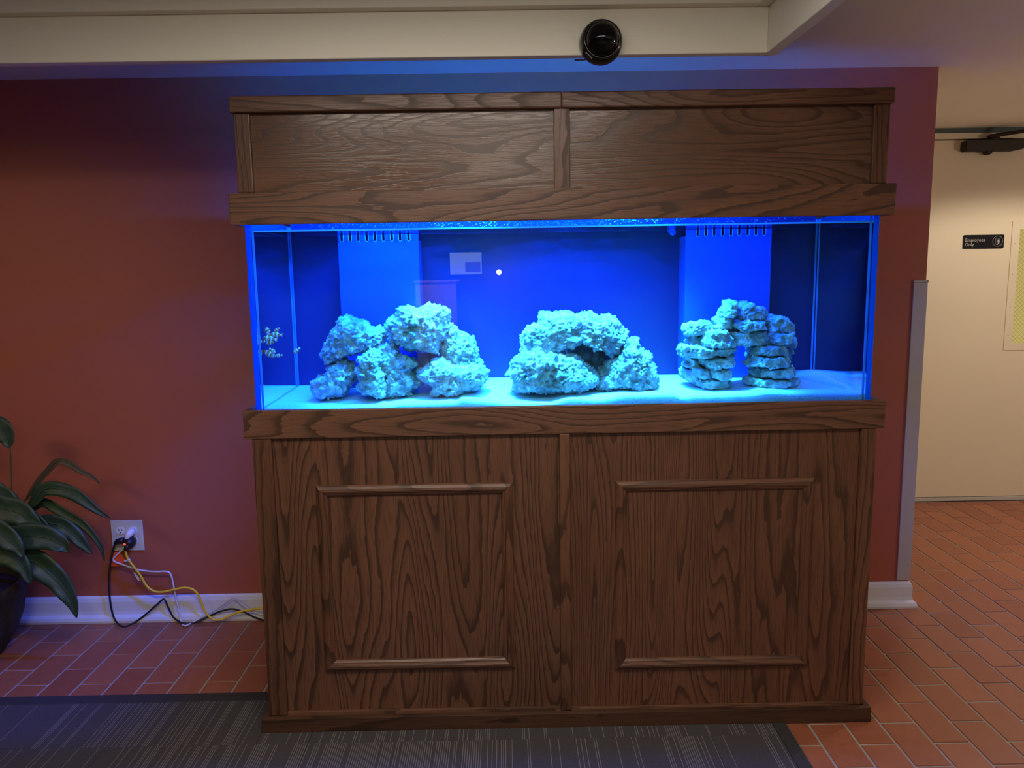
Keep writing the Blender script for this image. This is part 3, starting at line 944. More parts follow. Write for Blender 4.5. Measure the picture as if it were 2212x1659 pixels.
# sign on the door
t = thing('door_sign', 'black plastic sign with lettering and a round door emblem on the cream door', 'sign', (2.534, DY, 1.514))
sx0, sx1, sz0, sz1 = 2.418, 2.650, 1.4755, 1.552
bm = bmesh.new()
add_prism(bm, round_rect(sx0, sx1, sz0, sz1, 0.008), DY - 0.004, DY - 0.0005)
finish('sign_plate', bm, sign_black, t)
FR = Matrix.Rotation(math.pi / 2, 4, 'X')
text_mesh('lettering', 'Employees', 0.0262, sign_grey, t, Matrix.Translation((2.4285, DY - 0.0045, 1.5155)) @ FR)
text_mesh('lettering', 'Only', 0.0262, sign_grey, t, Matrix.Translation((2.4280, DY - 0.0045, 1.4905)) @ FR)
ex, ez = 2.6135, 1.5155
bm = bmesh.new()
add_tube(bm, [(ex + 0.0285 * math.cos(a * math.pi / 20), DY - 0.0045, ez + 0.0285 * math.sin(a * math.pi / 20)) for a in range(40)], 0.0009, 6, True)
em = finish('emblem', bm, sign_grey, t)
bm = bmesh.new()
def line_(pts, r=0.0007, closed=False):
    add_tube(bm, [(ex + x, DY - 0.0045, ez + z) for x, z in pts], r, 5, closed)
line_([(-0.012, 0.018), (-0.012, -0.014), (-0.004, -0.022), (-0.004, 0.012)], closed=True)
line_([(-0.012, 0.018), (0.011, 0.013), (0.011, -0.014)])
line_([(-0.018, -0.014), (-0.012, -0.014)])
finish('emblem_door', bm, sign_grey, em)
bm = bmesh.new()
add_prism(bm, [(ex + x, ez + z) for x, z in ((0.001, 0.009), (0.004, 0.011), (0.007, 0.009), (0.0095, 0.002), (0.009, -0.006), (0.006, -0.009), (0.004, -0.017), (0.000, -0.021), (-0.002, -0.020), (0.001, -0.012), (0.001, -0.004), (-0.001, -0.006), (-0.0015, 0.003))], DY - 0.0052, DY - 0.0041)
bmesh.ops.triangulate(bm, faces=bm.faces[:])
finish('emblem_figure', bm, sign_grey, em)

# vinyl guard on the wall corner
t = thing('corner_guard', 'tall grey vinyl guard wrapped round the terracotta wall corner', 'corner guard', (WX, WY, 0.113))
bm = bmesh.new()
add_box(bm, 1.4235, WX + 0.004, WY - 0.0055, WY - 0.0005, 0.113, 1.330, 0.002, 2)
add_box(bm, WX + 0.0005, WX + 0.0055, WY - 0.0055, WY + 0.05, 0.113, 1.330, 0.002, 2)
finish('guard_strip', bm, guard_vinyl, t)
bm = bmesh.new()
add_box(bm, 1.4225, WX + 0.007, WY - 0.007, WY - 0.0005, 1.3305, 1.340, 0.002, 2)
add_box(bm, WX + 0.0005, WX + 0.007, WY - 0.007, WY + 0.05, 1.3305, 1.340, 0.002, 2)
finish('end_cap', bm, guard_vinyl, t)

# ------------------------------------------------------------------ carpet
t = thing('entry_carpet', 'dark grey pinstriped carpet laid over the tiles in front of the aquarium', 'carpet', (-0.8, -0.6, 0))
cx_edges = [-3.225, -2.615, -2.006, -1.397, -0.788, -0.179, 0.430, 0.636]
cy_edges = [-2.55, -1.94, -1.33, -0.72, -0.112, 0.1365]
cmesh = {}
for i in range(len(cx_edges) - 1):
    for j in range(len(cy_edges) - 1):
        xa, xb, ya, yb = cx_edges[i], cx_edges[i + 1], cy_edges[j], cy_edges[j + 1]
        pieces = [(xa, xb, ya, yb)]
        if j == 4:
            if xb < -0.9455:
                pass
            elif xa < -0.9455:
                pieces = [(xa, -0.9460, ya, yb), (-0.9459, xb, ya, -0.0525)]
            else:
                pieces = [(xa, xb, ya, -0.0525)]
        for xa, xb, ya, yb in pieces:
            key = (round(xb - xa, 3), round(yb - ya, 3))
            if key not in cmesh:
                bm = bmesh.new()
                a, b = (xb - xa) / 2 - 0.0006, (yb - ya) / 2 - 0.0006
                add_box(bm, -a, a, -b, b, -0.0035, 0.0040, 0.0008)
                me = bpy.data.meshes.new('carpet_tile')
                bm.to_mesh(me)
                bm.free()
                me.materials.append(carpet_stuff)
                cmesh[key] = me
            o = bpy.data.objects.new('carpet_tile', cmesh[key])
            link(o, t)
            o.location = Vector(((xa + xb) / 2, (ya + yb) / 2, random.uniform(-0.0004, 0.0004))) - world_offset(t)
box('edging_strip', -3.225, -0.9460, 0.1368, 0.189, -0.0035, 0.0045, edging, t, 0.001)
box('edging_strip', 0.6365, 0.677, -2.55, -0.0525, -0.0035, 0.0050, edging, t, 0.001)

# ------------------------------------------------------------------ aquarium stand
st = thing('aquarium_stand', 'dark oak cabinet stand with two framed doors under the aquarium', 'cabinet', (0, 0.2, 0))
BK = 0.47
box('side_panel', -0.9225, -0.9040, -0.020, BK, 0.002, 0.926, oak_v, st, 0.001)
box('side_panel', 0.9040, 0.9225, -0.020, BK, 0.002, 0.926, oak_v, st, 0.001)
box('deck', -0.903, 0.903, -0.003, BK, 0.927, 0.945, oak_h, st)
box('stile', -0.9235, -0.868, -0.034, -0.0205, 0.0485, 0.9265, oak_v, st, 0.003, 2)
box('stile', -0.0170, 0.0140, -0.034, -0.0205, 0.0485, 0.9265, oak_v, st, 0.003, 2)
box('stile', 0.8785, 0.9235, -0.034, -0.0205, 0.0485, 0.9265, oak_v, st, 0.003, 2)
box('plinth', -0.944, 0.944, -0.0515, -0.0345, 0.0, 0.048, oak_base, st, 0.002, 2)
box('plinth', -0.944, -0.925, -0.0340, BK, 0.0005, 0.048, oak_base, st, 0.002, 2)
box('plinth', 0.925, 0.944, -0.0340, BK, 0.0005, 0.048, oak_base, st, 0.002, 2)
box('ledge_strip', -0.868, -0.0175, -0.034, -0.0225, 0.040, 0.060, oak_h_fine, st, 0.003, 2)
box('ledge_strip', 0.0145, 0.878, -0.034, -0.0225, 0.036, 0.056, oak_h_fine, st, 0.003, 2)
MPROF = [(0, 0), (0, 0.005), (0.003, 0.009), (0.010, 0.0145), (0.017, 0.0155), (0.0225, 0.013), (0.0245, 0.0095), (0.028, 0.0090), (0.033, 0.005), (0.035, 0.0)]


def moulding(name, p0, p1, inward, mat, parent, ybase):
    """mitred strip from p0 to p1 (XZ), profile growing towards `inward` and out of the face"""
    bm = bmesh.new()
    a, b = Vector(p0), Vector(p1)
    d = (b - a).normalized()
    inn = Vector(inward)
    R0, R1 = [], []
    for u, h in MPROF:
        q0 = a + inn * u + d * u
        q1 = b + inn * u - d * u
        R0.append(bm.verts.new((q0.x, ybase - h, q0.y)))
        R1.append(bm.verts.new((q1.x, ybase - h, q1.y)))
    n = len(MPROF)
    for k in range(n):
        bm.faces.new((R0[k], R0[(k + 1) % n], R1[(k + 1) % n], R1[k]))
    bm.faces.new(R0)
    bm.faces.new(R1[::-1])
    return finish(name, bm, mat, parent)


for (dx0, dx1, mx0, mx1, mz0, mz1, mt) in ((-0.8675, -0.0175, -0.745, -0.158, 0.190, 0.780, oak_v_bold), (0.0145, 0.8780, 0.150, 0.747, 0.178, 0.7785, oak_v_fine)):
    d = box('door', dx0, dx1, -0.0222, -0.0045, 0.0485, 0.9265, mt, st)
    for p0, p1, inn, mm in (((mx0, mz1), (mx1, mz1), (0, -1), oak_h_fine), ((mx0, mz0), (mx1, mz0), (0, 1), oak_h_fine), ((mx0, mz0), (mx0, mz1), (1, 0), oak_v), ((mx1, mz0), (mx1, mz1), (-1, 0), oak_v)):
        moulding('moulding', p0, p1, inn, mm, d, -0.0222)
# collar round the foot of the tank
box('collar_rail', -0.945, 0.945, -0.0365, -0.0175, 0.9270, 1.0117, oak_h, st, 0.003, 2)
box('collar_rail', -0.945, -0.9265, -0.0170, BK, 0.9270, 1.0117, oak_h, st, 0.003, 2)
box('collar_rail', 0.9265, 0.945, -0.0170, BK, 0.9270, 1.0117, oak_h, st, 0.003, 2)

# ------------------------------------------------------------------ aquarium hood
hd = thing('aquarium_hood', 'dark oak hood with two veneered panels on top of the aquarium', 'aquarium hood', (0, 0.2, 1.547))
box('bottom_rail', -0.951, 0.951, -0.020, -0.0022, 1.5470, 1.6360, oak_h, hd, 0.003, 2)
box('bottom_rail', -0.951, -0.933, -0.0018, BK, 1.5470, 1.6360, oak_h, hd, 0.003, 2)
box('bottom_rail', 0.933, 0.951, -0.0018, BK, 1.5470, 1.6360, oak_h, hd, 0.003, 2)
box('panel', -0.915, -0.0028, -0.0015, 0.009, 1.600, 1.870, oak_panel, hd)
box('panel', -0.0022, 0.915, -0.0015, 0.009, 1.600, 1.870, oak_panel, hd)
box('side_panel', -0.924, -0.915, -0.0015, BK, 1.600, 1.870, oak_panel, hd)
box('side_panel', 0.915, 0.924, -0.0015, BK, 1.600, 1.870, oak_panel, hd)
box('stile', -0.924, -0.879, -0.0145, -0.0018, 1.6365, 1.8535, oak_v, hd, 0.003, 2)
box('stile', -0.0250, 0.0200, -0.0150, -0.0018, 1.6330, 1.8600, oak_v, hd, 0.003, 2)
box('stile', 0.8785, 0.924, -0.0145, -0.0018, 1.6365, 1.8535, oak_v, hd, 0.003, 2)
box('top_rail', -0.931, -0.0030, -0.0270, -0.0018, 1.8545, 1.8985, oak_h_fine, hd, 0.004, 2)
box('top_rail', -0.0022, 0.931, -0.0262, -0.0018, 1.8540, 1.8980, oak_h_fine, hd, 0.004, 2)
box('top_rail', -0.933, -0.9245, -0.0016, BK, 1.8545, 1.8980, oak_h_fine, hd, 0.002)
box('top_rail', 0.9245, 0.933, -0.0016, BK, 1.8545, 1.8980, oak_h_fine, hd, 0.002)

box('spill_baffle', -0.9235, 0.9235, -0.0012, 0.405, 1.872, 1.884, oak_h_fine, hd, 0.001)  # unseen board added to hold back blue spill on wall and ceiling

# ------------------------------------------------------------------ aquarium
TZ0, TZ1 = 0.9460, 1.5630
aq = thing('aquarium', 'long glass aquarium glowing blue between the oak stand and hood', 'aquarium', (0, 0.2, TZ0))
IX = 0.899
box('glass_pane', -IX + 0.0002, IX - 0.0002, 0.0, 0.014, TZ0, TZ1, glass, aq)
box('glass_pane', -0.915, -IX, 0.0040, 0.46, TZ0, TZ1, glass, aq)
box('glass_pane', IX, 0.915, 0.0040, 0.46, TZ0, TZ1, glass, aq)
for o in aq.children:
    if o.name.startswith('glass_pane') and o.dimensions.x < 0.1:
        o.data.materials.append(glass_wet)
        sgn = -1 if o.location.x > 0 else 1
        for p in o.data.polygons:
            if p.normal.x * sgn > 0.9:
                p.material_index = 1
box('polished_edge', -0.915, -IX, -0.0005, 0.0038, TZ0, TZ1, edge_glass, aq)
box('polished_edge', IX, 0.915, -0.0005, 0.0038, TZ0, TZ1, edge_glass, aq)
for s in (-1, 1):
    a, b = sorted((s * (IX - 0.0030), s * (IX - 0.0004)))
    box('silicone_bead', a, b, 0.0145, 0.0185, TZ0 + 0.02, TZ1 - 0.004, silicone, aq)
    a, b = sorted((s * (IX - 0.0020), s * (IX - 0.0004)))
    box('silicone_bead', a, b, 0.4000, 0.4030, TZ0 + 0.02, TZ1 - 0.004, silicone, aq)
    a, b = sorted((s * (IX - 0.0025), s * (IX - 0.0004)))
    box('silicone_bead', a, b, 0.4250, 0.4290, TZ0 + 0.02, TZ1 - 0.004, silicone, aq)
box('tank_floor', -IX + 0.0003, IX - 0.0003, 0.0143, 0.459, TZ0, TZ0 + 0.012, back_blue, aq)
box('back_panel', -IX + 0.0003, IX - 0.0003, 0.4300, 0.4360, TZ0 + 0.0125, 1.700, back_blue, aq)
box('top_brace', -IX + 0.0003, IX - 0.0003, 0.0145, 0.070, 1.5545, 1.5625, glass, aq)
# water surface, a rippled skin
bm = bmesh.new()
nx, ny = 60, 14
grid = {}
for i in range(nx + 1):
    for j in range(ny + 1):
        x = -IX + 0.0006 + (2 * IX - 0.0012) * i / nx
        y = 0.0146 + (0.4296 - 0.0146) * j / ny
        dz = 0.0009 * noise.noise(Vector((x * 9, y * 9, 3.1))) if 0 < j < ny else 0
        grid[i, j] = (bm.verts.new((x, y, 1.5318 + dz)), bm.verts.new((x, y, 1.5302 + dz)))
for i in range(nx):
    for j in range(ny):
        bm.faces.new([grid[a][0] for a in ((i, j), (i + 1, j), (i + 1, j + 1), (i, j + 1))])
        bm.faces.new([grid[a][1] for a in ((i, j), (i, j + 1), (i + 1, j + 1), (i + 1, j))])
for i in range(nx):
    for j in (0, ny):
        bm.faces.new((grid[i, j][0], grid[i + 1, j][0], grid[i + 1, j][1], grid[i, j][1]))
for j in range(ny):
    for i in (0, nx):
        bm.faces.new((grid[i, j][0], grid[i, j + 1][0], grid[i, j + 1][1], grid[i, j][1]))
finish('water_surface', bm, water, aq, True)
box('waterline_glint', -IX + 0.004, IX - 0.004, 0.0143, 0.0162, 1.5278, 1.5325, slot_rim, aq)  # bright glint of the waterline, built as a pale strip
bm = bmesh.new()
rd = random.Random(5)
for k in range(520):
    x = rd.gauss(-0.05, 0.42)
    if abs(x) > IX - 0.02:
        continue
    r_ = rd.uniform(0.0006, 0.0017)
    z = rd.uniform(1.534, 1.552)
    b2 = bmesh.new()
    bmesh.ops.create_icosphere(b2, subdivisions=1, radius=r_)
    merge(bm, b2, Matrix.Translation((x, 0.0152, z)) @ Matrix.Diagonal((1.3, 0.5, 1, 1)))
o = finish('water_droplets', bm, slot_rim, aq, True)
o['kind'] = 'stuff'

# overflow boxes with slotted weirs
OY = 0.33
for (ox0, ox1, first) in ((-0.7185, -0.4530, -0.7050), (0.4300, 0.7140, 0.4680)):
    ob = box('overflow_box', ox0, ox1, OY, 0.4295, TZ0 + 0.0130, 1.5080, overflow_blue, aq, 0.0015)
    # teeth between the slots
    edges = [ox0]
    for k in range(9):
        c = first + 0.0275 * k
        edges += [c - 0.0048, c + 0.0048]
    edges.append(ox1)
    for a, b in zip(edges[0::2], edges[1::2]):
        box('tooth', a, b, OY, OY + 0.005, 1.5082, 1.5290, overflow_blue, ob, 0.0008)
    bm = bmesh.new()
    for k in range(9):
        c = first + 0.0275 * k
        pts = [(c - 0.0052, OY - 0.0012, 1.5285), (c - 0.0052, OY - 0.0012, 1.5110)]
        pts += [(c - 0.0052 * math.cos(a), OY - 0.0012, 1.5110 - 0.0052 * math.sin(a)) for a in (0.6, 1.2, 1.57, 1.95, 2.55)]
        pts += [(c + 0.0052, OY - 0.0012, 1.5110), (c + 0.0052, OY - 0.0012, 1.5285)]
        add_tube(bm, pts, 0.0010, 6)
    o = finish('slot_rims', bm, slot_rim, ob, True)
    o['kind'] = 'stuff'
# return nozzle
bm = bmesh.new()
add_tube(bm, [(0.383 + 0.0085 * math.cos(a * math.pi / 10), 0.32, 1.5200 + 0.0085 * math.sin(a * math.pi / 10)) for a in range(20)], 0.0018, 8, True)
add_tube(bm, [(0.383, 0.324, 1.520), (0.384, 0.36, 1.530), (0.385, 0.4, 1.545), (0.386, 0.4295, 1.552)], [0.009, 0.010, 0.011, 0.011], 10)
finish('return_nozzle', bm, overflow_blue, aq, True)

# ------------------------------------------------------------------ sand
def lerp_table(tab, x):
    if x <= tab[0][0]:
        return tab[0][1]
    for (a, za), (b, zb) in zip(tab, tab[1:]):
        if x <= b:
            k = (x - a) / (b - a)
            k = k * k * (3 - 2 * k)
            return za + (zb - za) * k
    return tab[-1][1]


SAND_BACK = [(-0.90, 1.018), (-0.55, 1.026), (-0.24, 1.0335), (0.42, 1.034), (0.78, 1.036), (0.90, 1.044)]


def sand_z(x, y):
    k = min(max((y - 0.0145) / 0.415, 0), 1)
    zf = lerp_table(SAND_FRONT, x)
    zb = lerp_table(SAND_BACK, x)
    z = zf + (zb - zf) * min(1, k * 1.0)
    z += 0.0045 * math.sin(min(k, 1) * math.pi) * noise.noise(Vector((x * 7, y * 9, 1.7)))
    # a shallow trough curving across the right-hand corner
    d = (x - 0.76) - (0.43 - y) * 0.38
    z -= 0.006 * math.exp(-(d / 0.012) ** 2) * (1 if y < 0.425 else 0)
    return z


bm = bmesh.new()
nx, ny = 220, 50
g = []
for i in range(nx + 1):
    row = []
    for j in range(ny + 1):
        x = -IX + 0.0012 + (2 * IX - 0.0024) * i / nx
        y = 0.0150 + (0.4292 - 0.0150) * j / ny
        row.append((bm.verts.new((x, y, sand_z(x, y))), bm.verts.new((x, y, TZ0 + 0.0128)) if i in (0, nx) or j in (0, ny) else None))
    g.append(row)
for i in range(nx):
    for j in range(ny):
        bm.faces.new((g[i][j][0], g[i + 1][j][0], g[i + 1][j + 1][0], g[i][j + 1][0]))
for i in range(nx):
    for j in (0, ny):
        bm.faces.new((g[i][j][0], g[i][j][1], g[i + 1][j][1], g[i + 1][j][0]))
for j in range(ny):
    for i in (0, nx):
        bm.faces.new((g[i][j][0], g[i][j][1], g[i][j + 1][1], g[i][j + 1][0]))
sd = finish('sand', bm, white_sand, None, True)
tag(sd, 'bed of white sand sloping across the bottom of the aquarium', 'sand', kind='stuff')

# ------------------------------------------------------------------ rocks
def rock_mesh(poly, y0, thick, voxel, seed, knob, pits, lump, grow=1.03, zkeep=0.6):
    # resample the outline
    P = [Vector((x, 0, z)) for x, z in poly]
    n = len(P)
    pts = []
    for i in range(n):
        a, b = P[i], P[(i + 1) % n]
        k = max(1, int((b - a).length / 0.012))
        for q in range(k):
            pts.append(a.lerp(b, q / k))
    c = sum(pts, Vector((0, 0, 0))) / len(pts)
    pts = [c + (p - c) * grow for p in pts]
    bm = bmesh.new()
    rings = []
    for o, s in ((-1, 0.42), (-0.86, 0.66), (-0.6, 0.86), (-0.25, 0.97), (0.1, 1.0), (0.5, 0.92), (0.85, 0.7), (1, 0.4)):
        rings.append([bm.verts.new((c.x + (p.x - c.x) * s, y0 + o * thick / 2, c.z + (p.z - c.z) * (1 - (1 - s) * (1.0 if p.z > c.z and zkeep > 0.5 else zkeep)))) for p in pts])
    N = len(pts)
    for A, B in zip(rings, rings[1:]):
        for k in range(N):
            bm.faces.new((A[k], A[(k + 1) % N], B[(k + 1) % N], B[k]))
    for rg, rev in ((rings[0], True), (rings[-1], False)):
        cv = bm.verts.new(sum((v.co for v in rg), Vector()) / N)
        for k in range(N):
            f = (rg[k], rg[(k + 1) % N], cv)
            bm.faces.new(f[::-1] if rev else f)
    bmesh.ops.recalc_face_normals(bm, faces=bm.faces)
    me = bpy.data.meshes.new('blank')
    bm.to_mesh(me)
    bm.free()
    ob = bpy.data.objects.new('blank', me)
    link(ob)
    r = ob.modifiers.new('r', 'REMESH')
    r.mode = 'VOXEL'
    r.voxel_size = voxel
    s = ob.modifiers.new('s', 'SMOOTH')
    s.iterations = 3
    dg = bpy.context.evaluated_depsgraph_get()
    out = bpy.data.meshes.new_from_object(ob.evaluated_get(dg))
    bpy.data.objects.remove(ob)
    bpy.data.meshes.remove(me)
    off = Vector((seed * 3.7, seed * 1.3, seed * 2.1))
    ns = [v.normal.copy() for v in out.vertices]
    for v, nn in zip(out.vertices, ns):
        p = v.co + off
        d = lump * noise.noise(p * 20)
        d += lump * 0.5 * noise.noise(p * 50)
        d += knob * (0.45 - noise.voronoi(p * 46)[0][0])
        d += 0.6 * knob * (0.45 - noise.voronoi(p * 110)[0][0])
        d += 0.40 * knob * noise.noise(p * 170)
        f2 = noise.voronoi(p * 34 + Vector((9, 4, 2)))[0][0]
        if f2 < 0.34:
            d -= pits * (1 - f2 / 0.34) ** 0.6
        f3 = noise.voronoi(p * 80 + Vector((2, 7, 5)))[0][0]
        if f3 < 0.30:
            d -= 0.5 * pits * (1 - f3 / 0.30) ** 0.6
        v.co += nn * d
    return out


ROCK_INFO = {
    'A': ('large pale rock leaning on top of the left end of the biggest rock pile', 1),
    'B': ('pale rock on the sand at the far left foot of the biggest rock pile', 2),
    'C': ('pale rock standing on the sand at the front middle of the biggest rock pile', 3),
    'D': ('holed pale rock on the sand just left of the dark cave opening', 4),
    'E': ('tall topmost rock bridging over the dark cave of the biggest rock pile', 5),
    'F': ('bright white rock forming the steep right shoulder of the biggest rock pile', 6),
    'G': ('low bright rock on the sand at the right foot of the biggest rock pile', 7),
    'H': ('small shaded rock inside the cave of the biggest rock pile', 8),
    'I': ('wide arching rock over the shaded hollow of the middle rock pile', 9),
    'J': ('broad pitted rock on the sand at the front left of the middle pile', 10),
    'K': ('pointed rock with a knob on top at the right of the middle pile', 11),
    'L': ('shaded rock closing the back of the hollow in the middle pile', 12),
}
for k, (y0, th, poly) in ROCK.items():
    me = rock_mesh(poly, y0, th, 0.0027, ROCK_INFO[k][1], 0.013, 0.013, 0.010)
    o = finish_mesh('reef_rock', me, rock_stone, None, True)
    tag(o, ROCK_INFO[k][0], 'rock', 'pale reef rocks in the aquarium')
STONE_INFO = {
    'left_1': 'bottom stone of the left pillar of the stone arch, resting on sand',
    'left_2a': 'rounded stone at the outer left of the second course of the left pillar',
    'left_2b': 'stone in the middle of the second course of the left pillar',
    'left_2c': 'stone beside the doorway in the second course of the left pillar',
    'left_3a': 'small shaded stone at the outer left of the third course of the left pillar',
    'left_3b': 'stone jutting towards the doorway in the third course of the left pillar',
    'left_4': 'longest flat slab, lying across the top of the left pillar',
    'left_5': 'shaded stone under the overhanging block on the left of the stone arch',
    'left_6': 'block overhanging at the top left end of the stone arch',
    'arch_7': 'rough stone on the long slab at the left end of the lintel',
    'arch_8': 'wide lintel stone spanning the doorway of the stone arch',
    'arch_9': 'stone under the left peak stone of the stone arch',
    'arch_10': 'topmost stone at the left of the peak of the stone arch',
    'arch_11': 'knobbly stone at the right of the peak of the stone arch',
    'arch_12': 'flat stone between the lintel and the knobbly peak stone',
    'right_13': 'big rounded stone topping the right pillar of the stone arch',
    'right_14': 'block under the big rounded stone of the right pillar',
    'right_15': 'squarish stone sticking out behind the right side of the stone arch',
    'right_16': 'flat stone of the right pillar at the level of the doorway top',
    'right_17': 'small stone sticking out behind the right pillar below the squarish stone',
    'right_18': 'narrow shaded stone at the back of the doorway in the stone arch',
    'right_19': 'stone of the right pillar whose point juts furthest into the doorway',
    'right_20': 'smooth rounded stone in the second course of the right pillar',
    'right_21': 'bottom slab of the right pillar, resting on sand',
}
for i, (k, (y0, th, poly)) in enumerate(STONE.items()):
    me = rock_mesh(poly, y0, th, 0.0024, 20 + i, 0.0080, 0.0090, 0.0055, 1.07, 0.38)
    o = finish_mesh('arch_stone', me, rock_stone, None, True)
    tag(o, STONE_INFO[k], 'stone', 'flat stones of the little arch')

# ------------------------------------------------------------------ clownfish
def fish_proto(parent):
    """unit-long fish, head towards -X, in local coordinates"""
    def put(name, bm, mat, smooth=True):
        bmesh.ops.recalc_face_normals(bm, faces=bm.faces)
        me = bpy.data.meshes.new(name)
        bm.to_mesh(me)
        bm.free()
        me.materials.append(mat)
        if smooth:
            for p in me.polygons:
                p.use_smooth = True
        o = bpy.data.objects.new(name, me)
        link(o, parent)
        return o
    bm = bmesh.new()
    prof_ = [(-0.50, 0.02, 0.015), (-0.46, 0.075, 0.05), (-0.38, 0.135, 0.085), (-0.26, 0.19, 0.11), (-0.10, 0.225, 0.12), (0.05, 0.21, 0.11), (0.17, 0.155, 0.08), (0.26, 0.095, 0.045), (0.32, 0.075, 0.025), (0.38, 0.11, 0.014), (0.45, 0.15, 0.008), (0.50, 0.13, 0.004)]
    rg = []
    for x, hz, hy in prof_:
        rg.append([bm.verts.new((x, hy * math.cos(a), hz * math.sin(a))) for a in [k * math.pi / 6 for k in range(12)]])
    for A, B in zip(rg, rg[1:]):
        for k in range(12):
            bm.faces.new((A[k], A[(k + 1) % 12], B[(k + 1) % 12], B[k]))
    bm.faces.new(rg[0])
    bm.faces.new(rg[-1][::-1])
    put('body', bm, fish_skin)
    for nm, poly in (('dorsal_fin', [(-0.20, 0.20), (-0.12, 0.31), (0.0, 0.27), (0.08, 0.31), (0.18, 0.24), (0.16, 0.15), (0.0, 0.19)]),
                     ('anal_fin', [(0.02, -0.18), (0.08, -0.29), (0.18, -0.24), (0.18, -0.13)]),
                     ('pelvic_fin', [(-0.22, -0.18), (-0.16, -0.32), (-0.06, -0.27), (-0.08, -0.20)])):
        bm = bmesh.new()
        add_prism(bm, poly, -0.012, 0.012)
        put(nm, bm, fin_mat, False)
    for s in (-1, 1):
        bm = bmesh.new()
        add_lathe(bm, [(0, -0.02), (0.05, -0.01), (0.075, 0), (0.05, 0.01), (0, 0.02)], 12, Matrix.Translation((-0.14, s * 0.125, -0.05)) @ Matrix.Rotation(math.pi / 2 + s * 0.5, 4, 'X'))
        put('pectoral_fin', bm, fin_mat)
        bm = bmesh.new()
        add_lathe(bm, [(0, -0.028), (0.02, -0.02), (0.028, 0), (0.02, 0.02), (0, 0.028)], 10, Matrix.Translation((-0.385, s * 0.075, 0.035)))
        put('eye', bm, eye_mat)


FISH_LABEL = {
    'a': 'clownfish with its tail raised at the upper left of the shoal by the left glass',
    'b': 'clownfish tilted upright behind the one with the raised tail',
    'c': 'smallest clownfish, nearest the left glass corner',
    'd': 'lowest clownfish of the upper cluster, seen from its dark underside',
    'e': 'biggest clownfish in the middle of the upper cluster, facing left',
    'f': 'clownfish at the right of the upper cluster, facing left',
    'g': 'topmost clownfish of the cluster, tail pointing up and right',
    'h': 'leading clownfish of the lower row, nose against the left glass',
    'i': 'faint clownfish in the middle of the lower row',
    'j': 'last clownfish of the lower row, trailing behind the faint one',
    'k': 'lone clownfish swimming by the back corner seam of the tank',
}
proto = None
for k, (loc, ang, L) in FISH.items():
    if proto is None:
        r = thing('clownfish', FISH_LABEL[k], 'fish', group='clownfish by the left glass')
        fish_proto(r)
        proto = r
    else:
        r = proto.copy()
        COL.objects.link(r)
        for ch in proto.children:
            c = ch.copy()
            COL.objects.link(c)
            c.parent = r
        r['label'] = FISH_LABEL[k]
    r.location = (max(loc[0], -0.882), loc[1], loc[2])
    r.rotation_euler = (0, -math.radians(ang), random.uniform(-0.25, 0.25))
    r.scale = (L * 1.15,) * 3

# ------------------------------------------------------------------ dome camera
DC = Vector((0.0838, -0.2003, 1.9768))
t = thing('dome_camera', 'black security dome camera fixed to the cream ceiling board', 'camera', DC)
AX = Matrix.Translation(DC) @ Matrix.Rotation(math.pi / 2, 4, 'X')     # local +Z looks towards -Y
bm = bmesh.new()
add_lathe(bm, [(0, 0.0005), (0.0535, 0.0005), (0.0545, 0.004), (0.0540, 0.018), (0.0525, 0.029), (0.0490, 0.038), (0.0450, 0.0425), (0.0430, 0.0432), (0.0420, 0.0420), (0.0420, 0.022), (0, 0.022)], 56, AX)
finish('housing', bm, cam_black, t, True)
bm = bmesh.new()
add_lathe(bm, [(0.0415 * math.cos(a), 0.0395 + 0.040 * math.sin(a)) for a in [k * math.pi / 2 / 12 for k in range(13)]][:-1] + [(0, 0.0795)], 48, AX)
finish('dome', bm, dome_smoke, t, True)
bm = bmesh.new()
add_lathe(bm, [(0, 0.0225), (0.034, 0.0225), (0.034, 0.040), (0.027, 0.050), (0.016, 0.056), (0.014, 0.064), (0.011, 0.064), (0.0105, 0.060), (0, 0.060)], 32, AX)
finish('lens_turret', bm, cam_black, t, True)
tube('cable', [(0.020, -0.175, 1.944), (0.045, -0.178, 1.944), (0.075, -0.184, 1.9475)], 0.0022, cord_black, t)
# maker's lettering along the lower left of the housing rim
a0 = math.radians(226)
cc = DC + Vector((0.0500 * math.cos(a0), -0.0385, 0.0500 * math.sin(a0)))
text_mesh('lettering', 'Honeywell', 0.0050, plain('logo_print', (0.42, 0.42, 0.42), 0.5), t,
          Matrix.Translation(cc) @ Matrix.Rotation(-math.radians(226 - 90 - 180), 4, 'Y') @ FR @ Matrix.Rotation(math.pi, 4, 'Z') @ Matrix.Translation((-0.0125, -0.0018, 0)), 0.0002)

# ------------------------------------------------------------------ wall outlet and cords
FY = WY - 0.0005
t = thing('wall_outlet', 'cream double outlet plate low on the terracotta wall', 'outlet', (-1.717, FY, 0.364))
bm = bmesh.new()
add_box(bm, -1.7810, -1.6530, FY - 0.006, FY, 0.3005, 0.4275, 0.0022, 2)
finish('cover_plate', bm, plate_cream, t)
for cx_ in (-1.7420, -1.6930):
    for cz_ in (0.3850, 0.3430):
        bm = bmesh.new()
        add_prism(bm, round_rect(cx_ - 0.0175, cx_ + 0.0175, cz_ - 0.0155, cz_ + 0.0155, 0.0125), FY - 0.0080, FY - 0.0055)
        rc = finish('receptacle', bm, plastic_white, t)
        for hx, hz, w_, h_ in ((-0.0065, 0.004, 0.0012, 0.0042), (0.0065, 0.004, 0.0012, 0.0034), (0.0, -0.0075, 0.0024, 0.0024)):
            box('slot', cx_ + hx - w_, cx_ + hx + w_, FY - 0.0083, FY - 0.0079, cz_ + hz - h_, cz_ + hz + h_, hole_dark, rc)

